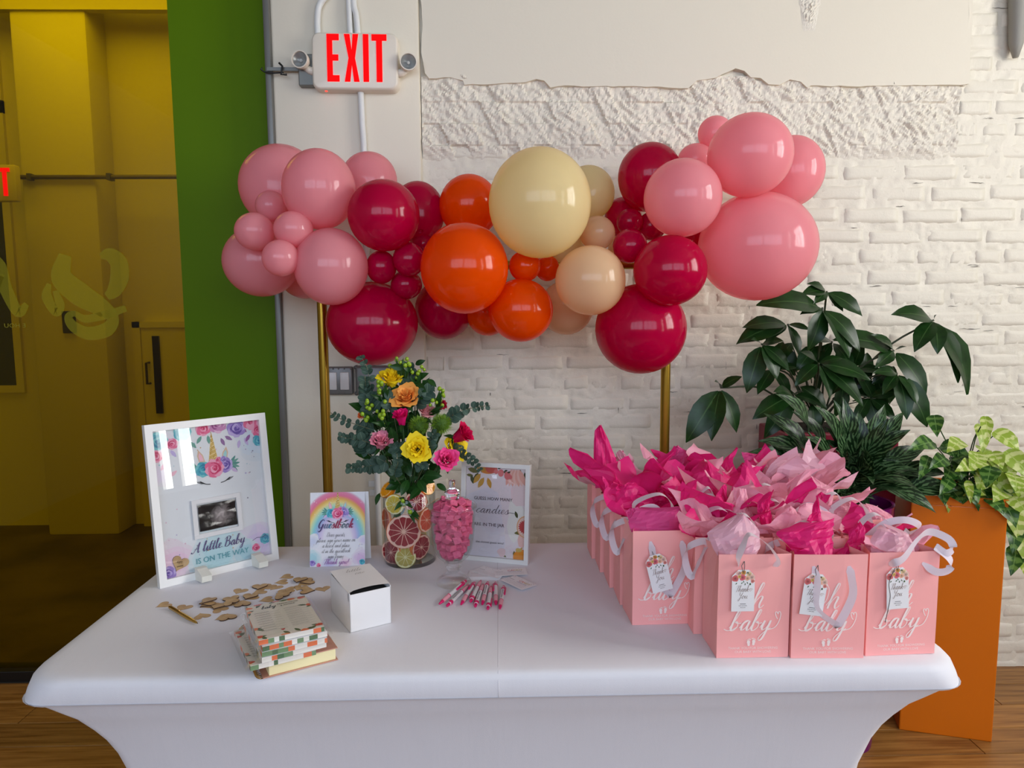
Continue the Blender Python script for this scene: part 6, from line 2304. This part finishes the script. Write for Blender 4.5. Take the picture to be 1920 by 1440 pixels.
BER = mat('green_berry', (140, 172, 34), .3)
berme = MB().sphere((0, 0, 0), 1, 10, 7, (1, 1, 1.15)).mesh('berry', BER, True)
rr = random.Random(52)
for (px, py, Y, n, sx, sy, d) in ((752, 679, 1.97, 13, 24, 14, 'at the very top of the bouquet'), (712, 722, 1.93, 9, 18, 16, 'left of the top yellow rose'), (787, 703, 1.98, 8, 10, 14, 'right of the top yellow rose'), (690, 766, 1.92, 11, 12, 26, 'on the left side of the bouquet'),
                                  (716, 777, 1.90, 10, 14, 18, 'left of the hot pink bud'), (828, 740, 1.96, 8, 8, 16, 'at the upper right of the bouquet'), (812, 752, 1.95, 4, 10, 8, 'right of the peach rose'), (756, 940, 1.925, 5, 9, 10, 'hanging over the lemon slice'), (768, 960, 1.925, 2, 4, 5, 'drooping lowest over the vase')):
    c = at_y(px, py, Y)
    t = thing('berry_sprig', c, 'sprig of green berries '+d, 'berries', 'green berry sprigs')
    root = c.lerp(VT, .35)+Vector((0, .02, 0))
    for k in range(n):
        P = at_y(px+rr.gauss(0, .5)*sx, py+rr.gauss(0, .5)*sy, Y+rr.uniform(-.015, .015))
        inst('berry', berme, t, Matrix.Translation(P-c) @ Matrix.Rotation(rr.random(), 4, 'X') @ Matrix.Diagonal((*[rr.uniform(3.0, 4.4)/CF*Y]*3, 1)))
        for j in range(2):
            a = rr.random()*6.28
            leaf('calyx', P-Vector((0, 0, .003)), P+Vector((.008*math.cos(a), .008*math.sin(a), -.004)), .004, (0, -.3, 1), FOL, t, 'ovate', .1)
        MB().tube([P-Vector((0, 0, .003)), P.lerp(root, .5), root], .0007, 4).build('twig', STEMM, t, True, world=True)
    for k in range(3):
        a = rr.random()*6.28
        leaf('leaf', root.lerp(c, .6), c+Vector((.03*math.cos(a), -.01, .025*math.sin(a)-.01)), .014, (0, -1, .4), FOL, t, 'lance', .1)

EU = [([(712, 790), (695, 730), (689, 692), (675, 666)], 1.95, 9, 14, 'rising highest at the left of the bouquet'), ([(700, 770), (688, 740), (684, 705)], 1.94, 8, 18, 'upright, beside the grey switch box'), ([(700, 806), (668, 796), (640, 786), (620, 774)], 1.93, 7, 13, 'reaching left, upper of the left ones'),
      ([(705, 836), (680, 826), (655, 822), (634, 818)], 1.92, 9, 15, 'reaching left in the middle'), ([(722, 866), (700, 872), (675, 876), (650, 877)], 1.91, 10, 16, 'reaching left, lowest of the left ones'), ([(835, 790), (860, 772), (890, 764), (919, 760)], 1.97, 10, 14, 'reaching far right above the framed sign'),
      ([(850, 840), (872, 852), (890, 868), (904, 886)], 1.95, 8, 11, 'drooping right over the framed sign'), ([(740, 890), (742, 880), (746, 868), (744, 850)], 1.875, 6, 14, 'under the front yellow rose at left'), ([(792, 880), (790, 868), (788, 875), (800, 862)], 1.88, 5, 13, 'under the front yellow rose at right'),
      ([(800, 850), (806, 830), (812, 815), (818, 820)], 1.89, 6, 14, 'between front yellow rose and pink rose'), ([(760, 730), (772, 712), (766, 696), (776, 690)], 1.985, 6, 18, 'behind the top yellow rose'), ([(780, 760), (795, 740), (806, 735), (800, 748)], 1.95, 7, 18, 'right of the peach rose'),
      ([(690, 850), (684, 835), (680, 815), (690, 800)], 1.935, 9, 20, 'dense cluster left of the dusty pink rose'), ([(735, 760), (728, 750), (730, 770), (738, 758)], 1.93, 4, 17, 'beside the peach rose at left'), ([(745, 835), (748, 845), (742, 840), (738, 830)], 1.895, 4, 17, 'right of the dusty pink rose')]
for (pts, Y, n, lp, d) in EU:
    P = [at_y(x, y, Y+rr.uniform(-.01, .01)) for x, y in pts]
    t = thing('eucalyptus_sprig', P[0], 'eucalyptus sprig with round grey green leaves, '+d, 'eucalyptus', 'eucalyptus sprigs')
    C = crom(P, 8)
    MB().tube([VT.lerp(C[0], .5)]+C, .0011, 5).build('stem', ESTEM, t, True, world=True)
    for k in range(n):
        f = (k+.3)/n
        c = C[min(len(C)-1, int(f*(len(C)-1)))]
        dr = (C[min(len(C)-1, int(f*(len(C)-1))+1)]-C[max(0, int(f*(len(C)-1))-1)]).normalized()
        for s_ in (-1, 1):
            L = lp*1.18/CF*Y*(1.05-.45*f)*rr.uniform(.85, 1.15)
            sd_ = dr.cross(Vector((rr.uniform(-.6, .6), -1, rr.uniform(-.5, .5)))).normalized()*s_
            e = c+(sd_*.85+dr*.45+Vector((0, rr.uniform(-.5, .2), 0))).normalized()*L
            leaf('leaf', c, e, L*rr.uniform(.75, .95), (rr.uniform(-.5, .5), -1, rr.uniform(.1, .9)), EUC, t, 'round', .06, .15)
# broad dark foliage collar
FL_ = [((765, 900), (728, 905)), ((760, 895), (720, 880)), ((770, 905), (740, 926)), ((765, 900), (752, 930)), ((775, 905), (785, 925)), ((790, 895), (815, 905)), ((795, 890), (829, 893)), ((770, 885), (745, 862)), ((775, 890), (800, 872)), ((760, 910), (735, 895)),
       ((690, 775), (653, 757)), ((740, 830), (733, 800)), ((735, 850), (718, 855)), ((700, 860), (665, 851)), ((745, 820), (765, 815)), ((785, 900), (800, 925)), ((745, 880), (735, 866)), ((760, 860), (770, 895)), ((805, 880), (820, 870)), ((700, 790), (680, 800)), ((770, 780), (800, 810)), ((730, 800), (710, 790)), ((820, 830), (800, 850)), ((760, 910), (775, 930)),
       ((750, 770), (720, 745)), ((780, 720), (800, 735)), ((725, 740), (705, 735)), ((760, 870), (730, 885)), ((790, 915), (768, 938)), ((755, 905), (722, 918))]
for i, (a, b_) in enumerate(FL_):
    Y = 1.93+rr.uniform(-.02, .03)
    A, B = at_y(*a, Y+.015), at_y(*b_, Y-.012)
    t = thing('foliage_leaf', A, 'glossy dark green leaf in the bouquet, '+['at the left of the collar', 'spreading over the left vase rim', 'hanging over the lemon slice', 'hanging in front of the vase', 'pointing down over red grapefruit', 'over the right vase rim', 'resting toward the orange slice', 'rising under dusty pink rose', 'rising beneath front yellow rose', 'lower left above the vase', 'alone at the far left near the gold pole', 'left of front yellow rose', 'just below the dusty pink rose', 'sharp pointed, beneath the left sprigs', 'behind the front yellow rose', 'at the right above red grapefruit', 'small, under the dusty pink rose', 'straight down the middle of the collar', 'under the bright pink rose', 'between left berries', 'between green pompoms', 'near the left berries, inner', 'right of the front yellow rose', 'lowest in the middle collar', 'behind the hot pink bud', 'below the top berries at right', 'near the switch box', 'across the middle of the collar', 'tip touching the big grapefruit', 'folded over the left vase rim'][i], 'leaf', 'dark leaves in the bouquet')
    L = (B-A).length
    leaf('blade', A, B, L*.5, (rr.uniform(-.4, .4), -1, rr.uniform(.2, 1)), FOL, t, 'ovate', .08, .2, .02)
    MB().tube([VT.lerp(A, .3), A], .0014, 5).build('stalk', STEMM, t, True, world=True)

fill = thing('filler_greens', (VX, VY, T+VH), 'dense dark green filler leaves deep inside the bouquet', 'foliage')
for k in range(120):
    c = at_y(757+rr.gauss(0, 33), 815+rr.gauss(0, 48), 1.975+rr.uniform(-.015, .04))
    a = rr.random()*6.28
    L = rr.uniform(.03, .05)
    leaf('leaf', c, c+Vector((L*math.cos(a), -.01, L*math.sin(a))), L*.5, (rr.uniform(-.6, .6), -1, rr.uniform(-.2, .8)), FOL, fill, 'ovate', .08, .2)

# ------------------------------------------------------------------ potted plants at the right
ORANGE = mat('orange_lacquer', (208, 106, 2), .38, spec=.4)
SOIL = mat('dark_soil', (36, 26, 18), .9, bump=[(80, .8, .01)])
OA = math.atan2(2.296-2.227, 1.441-1.672)
pl = thing('tall_planter', (1.672, 2.227, 0), 'tall square orange planter right of the table', 'planter', rz=OA)
PWI, PHI = .285, .842
q = MB()
q.box(0, PWI, -PWI, 0, .0, PHI-.03, ch=.004)
q.build('body', ORANGE, pl)
rimq = MB()
rimq.box(0, PWI, -.012, 0, PHI-.03, PHI).box(0, PWI, -PWI, -PWI+.012, PHI-.03, PHI).box(0, .012, -PWI+.012, -.012, PHI-.03, PHI).box(PWI-.012, PWI, -PWI+.012, -.012, PHI-.03, PHI)
rimq.build('rim', ORANGE, pl)
PURP = mat('purple_glazed_pot', (104, 10, 92), .15, spec=.6)
pp = thing('purple_pot', (1.17, 2.275, 0), 'tall glossy purple pot behind the gift bags', 'pot')
MB().lathe([(.10, 0), (.128, .4), (.132, .82), (.134, .835), (.124, .835), (.12, .80), (.001, .80)], 40, None, True).build('body', PURP, pp, True, 50)
MB().lathe([(.001, .803), (.12, .803)], 24).build('soil', SOIL, pp)
REDP = mat('dark_red_planter', (140, 34, 58), .35)
rp = thing('red_planter', (1.20, 2.56, 0), 'dark red planter against the brick wall holding the umbrella plant', 'planter')
MB().box(-.19, .22, -.125, .12, 0, 1.03, ch=.006).build('body', REDP, rp)
MB().box(-.17, .20, -.10, .10, 1.03, 1.034).build('soil', SOIL, rp)

UMB = leaf_mat('umbrella_leaf', (20, 46, 16), (30, 64, 22), (58, 88, 44), .3, trans=.12)
UST = mat('woody_green_stem', (56, 66, 38), .5)
up = thing('umbrella_plant', (1.17, 2.55, 1.03), 'tall dark green umbrella plant against the white brick wall', 'plant')
rr = random.Random(88)
CL = [((1550, 546), 2.42, [(1513, 532), (1502, 553), (1525, 570), (1581, 585), (1617, 593), (1566, 575)]), ((1542, 577), 2.38, [(1418, 572), (1514, 658), (1592, 674), (1612, 660), (1500, 590)]),
      ((1477, 608), 2.45, [(1391, 615), (1380, 646), (1435, 640), (1497, 668), (1520, 620)]), ((1428, 645), 2.42, [(1400, 737), (1480, 696), (1408, 637), (1456, 714), (1470, 640)]),
      ((1351, 727), 2.44, [(1286, 830), (1334, 827), (1381, 812), (1391, 706), (1340, 715)]), ((1751, 600), 2.46, [(1671, 590), (1714, 660), (1758, 664), (1796, 718), (1814, 740), (1756, 590)]),
      ((1677, 657), 2.44, [(1561, 637), (1633, 628), (1736, 742), (1640, 690), (1700, 650), (1650, 640)]), ((1683, 700), 2.40, [(1700, 787), (1738, 801), (1636, 700), (1720, 760), (1655, 740)]),
      ((1535, 681), 2.40, [(1490, 724), (1556, 749), (1618, 762), (1580, 672), (1632, 713), (1500, 660)]), ((1487, 740), 2.43, [(1411, 786), (1432, 822), (1500, 782), (1543, 762), (1450, 735)]),
      ((1600, 690), 2.5, [(1560, 740), (1640, 760), (1660, 700), (1590, 640), (1620, 640)]), ((1450, 690), 2.5, [(1420, 740), (1480, 750), (1500, 690), (1440, 650)]), ((1630, 745), 2.44, [(1600, 800), (1650, 815), (1680, 790), (1690, 735)]),
      ((1560, 640), 2.5, [(1530, 690), (1600, 700), (1520, 640), (1600, 630)])]
base = Vector((1.17, 2.55, 1.03))
for (hp, Y, tips) in CL:
    H = at_y(*hp, Y)
    mid = base.lerp(H, .55)+Vector((0, 0, .06))
    MB().tube(crom([base+Vector((rr.uniform(-.03, .03), 0, 0)), mid, H], 5), [.006]+[.0035]*10, 6).build('stem', UST, up, True, world=True)
    for tp in tips:
        B = at_y(*tp, Y-rr.uniform(.01, .07))
        A = H+(B-H)*.06
        L = (B-A).length
        leaf('leaf', A, B, L*rr.uniform(.40, .5), (rr.uniform(-.5, .4), -.9, .9), UMB, up, 'ovate', .10, .12, .03)

for k in range(26):
    A = at_y(rr.uniform(1440, 1690), rr.uniform(640, 770), 2.5+rr.uniform(-.03, .03))
    a = rr.uniform(3.4, 6.0)
    L = rr.uniform(.10, .15)
    leaf('leaf', A, A+Vector((L*math.cos(a)*.7, -.02, L*math.sin(a))), L*.45, (rr.uniform(-.5, .4), -.9, .7), UMB, up, 'ovate', .10, .12, .03)
    MB().tube([base.lerp(A, .5)+Vector((0, 0, .03)), A], .002, 5).build('stem', UST, up, True, world=True)

AGL = leaf_mat('aglaonema_leaf', (16, 40, 16), (82, 112, 72), (60, 92, 56), .3, 'stripe')
ag = thing('chinese_evergreen', (1.17, 2.275, .80), 'bushy Chinese evergreen with silver striped leaves in the purple pot', 'plant')
AC = Vector((1.17, 2.275, .82))
TIPS = [(1452, 738), (1432, 775), (1421, 827), (1401, 848), (1580, 744), (1563, 750), (1659, 758), (1694, 772), (1707, 806), (1734, 841), (1796, 920), (1775, 890), (1641, 937), (1597, 932), (1569, 926), (1755, 962), (1526, 760), (1485, 770), (1610, 770), (1545, 800), (1500, 820), (1470, 850), (1680, 830), (1720, 880), (1750, 905), (1700, 920), (1660, 890), (1620, 860), (1590, 830), (1640, 800), (1560, 860), (1520, 870), (1730, 940), (1690, 860), (1600, 900), (1650, 920), (1630, 880), (1580, 870)]
for k, tp in enumerate(TIPS+[(rr.uniform(1480, 1730), rr.uniform(770, 920)) for _ in range(18)]):
    B = at_y(*tp, 2.275+rr.uniform(-.20, .04) if k != 15 else 2.14)
    f = rr.uniform(.30, .55)
    A = AC.lerp(B, f)+Vector((0, 0, .05*rr.random()+.02))
    L = (B-A).length
    if L < .16:
        A = B+(A-B).normalized()*.17
        L = .17
    if L > .22:
        A = B+(A-B).normalized()*.21
        L = .21
    leaf('leaf', A, B, L*rr.uniform(.34, .46), (rr.uniform(-.3, .3), -.8, .8), AGL, ag, 'lance', .12, .3, .015)
    MB().tube(crom([AC+Vector((rr.uniform(-.03, .03), rr.uniform(-.03, .03), 0)), AC.lerp(A, .6)+Vector((0, 0, .02)), A], 4), .0028, 5).build('stalk', STEMM, ag, True, world=True)

POT1 = leaf_mat('pothos_light_leaf', (150, 176, 62), (206, 214, 140), (186, 204, 110), .35, 'blotch', .25)
POT2 = leaf_mat('pothos_green_leaf', (44, 84, 30), (96, 134, 60), (110, 146, 80), .3, 'blotch', .2)
po = thing('pothos', (1.60, 2.33, PHI-.03), 'variegated lime green pothos filling the orange planter', 'plant')
PC = Vector((1.60, 2.37, PHI-.01))
MB().grid(lambda u, v: Vector((1.672, 2.227, PHI-.012))+Vector((math.cos(OA), math.sin(OA), 0))*(.013+u*(PWI-.026))+Vector((math.sin(OA), -math.cos(OA), 0))*(.013+v*(PWI-.026)), 4, 4).build('soil', SOIL, pl, world=True)
PL = [(1752, 782, 1757, 820, 26, 2), (1848, 785, 1850, 830, 20, 1), (1838, 800, 1842, 850, 26, 1), (1868, 812, 1912, 850, 40, 1), (1830, 850, 1838, 880, 30, 1), (1800, 828, 1775, 850, 30, 1), (1770, 835, 1820, 860, 32, 2), (1745, 830, 1700, 845, 30, 2), (1842, 862, 1838, 905, 30, 1), (1870, 870, 1925, 880, 36, 1), (1855, 892, 1900, 935, 38, 1),
      (1880, 905, 1930, 925, 34, 1), (1800, 880, 1770, 905, 30, 2), (1815, 905, 1820, 945, 14, 1), (1860, 915, 1868, 960, 36, 2), (1875, 935, 1905, 990, 40, 2), (1805, 912, 1832, 950, 28, 2), (1765, 905, 1778, 962, 30, 1), (1770, 860, 1740, 880, 28, 2), (1790, 870, 1830, 890, 30, 2), (1890, 850, 1935, 900, 36, 1), (1855, 935, 1882, 965, 32, 2), (1900, 930, 1930, 970, 34, 1),
      (1780, 900, 1760, 930, 24, 2), (1820, 870, 1790, 885, 26, 1), (1840, 920, 1805, 930, 24, 1), (1885, 880, 1870, 920, 28, 2), (1862, 850, 1880, 880, 26, 1), (1740, 860, 1722, 900, 24, 2), (1915, 860, 1945, 890, 36, 1), (1850, 900, 1825, 925, 22, 1), (1895, 955, 1910, 1015, 36, 1), (1900, 985, 1898, 1040, 30, 2), (1912, 1000, 1925, 1060, 34, 1), (1905, 1030, 1895, 1080, 30, 2), (1915, 1050, 1930, 1095, 28, 1)]
for k in range(34):
    ax, ay = rr.uniform(1760, 1925), rr.uniform(835, 925)
    PL.append((ax, ay, ax+rr.uniform(-24, 26), ay+rr.uniform(18, 42), rr.uniform(24, 36), 1 if (ax > 1830 and rr.random() < .7) else 2))
for (ax, ay, bx_, by, wpx, kd) in PL:
    trail = ay > 950
    Y = 2.22+rr.uniform(-.03, .08) if not trail else 2.40+rr.uniform(-.03, .03)
    A, B = at_y(ax, ay, Y+.03), at_y(bx_, by, Y-.02)
    leaf('leaf', A, B, wpx*1.15/CF*Y, (rr.uniform(-.6, .3), -.9, .8), POT1 if kd == 1 else POT2, po, 'heart', .10, .2, .03)
    MB().tube(crom([PC+Vector((rr.uniform(-.08, .08), rr.uniform(-.05, .05), 0)) if not trail else Vector((1.73, 2.42, PHI)), PC.lerp(A, .6)+Vector((0, 0, .03)) if not trail else Vector((1.78, 2.42, (PHI+A.z)/2+.08)), A], 4), .002, 5).build('stalk', STEMM, po, True, world=True)
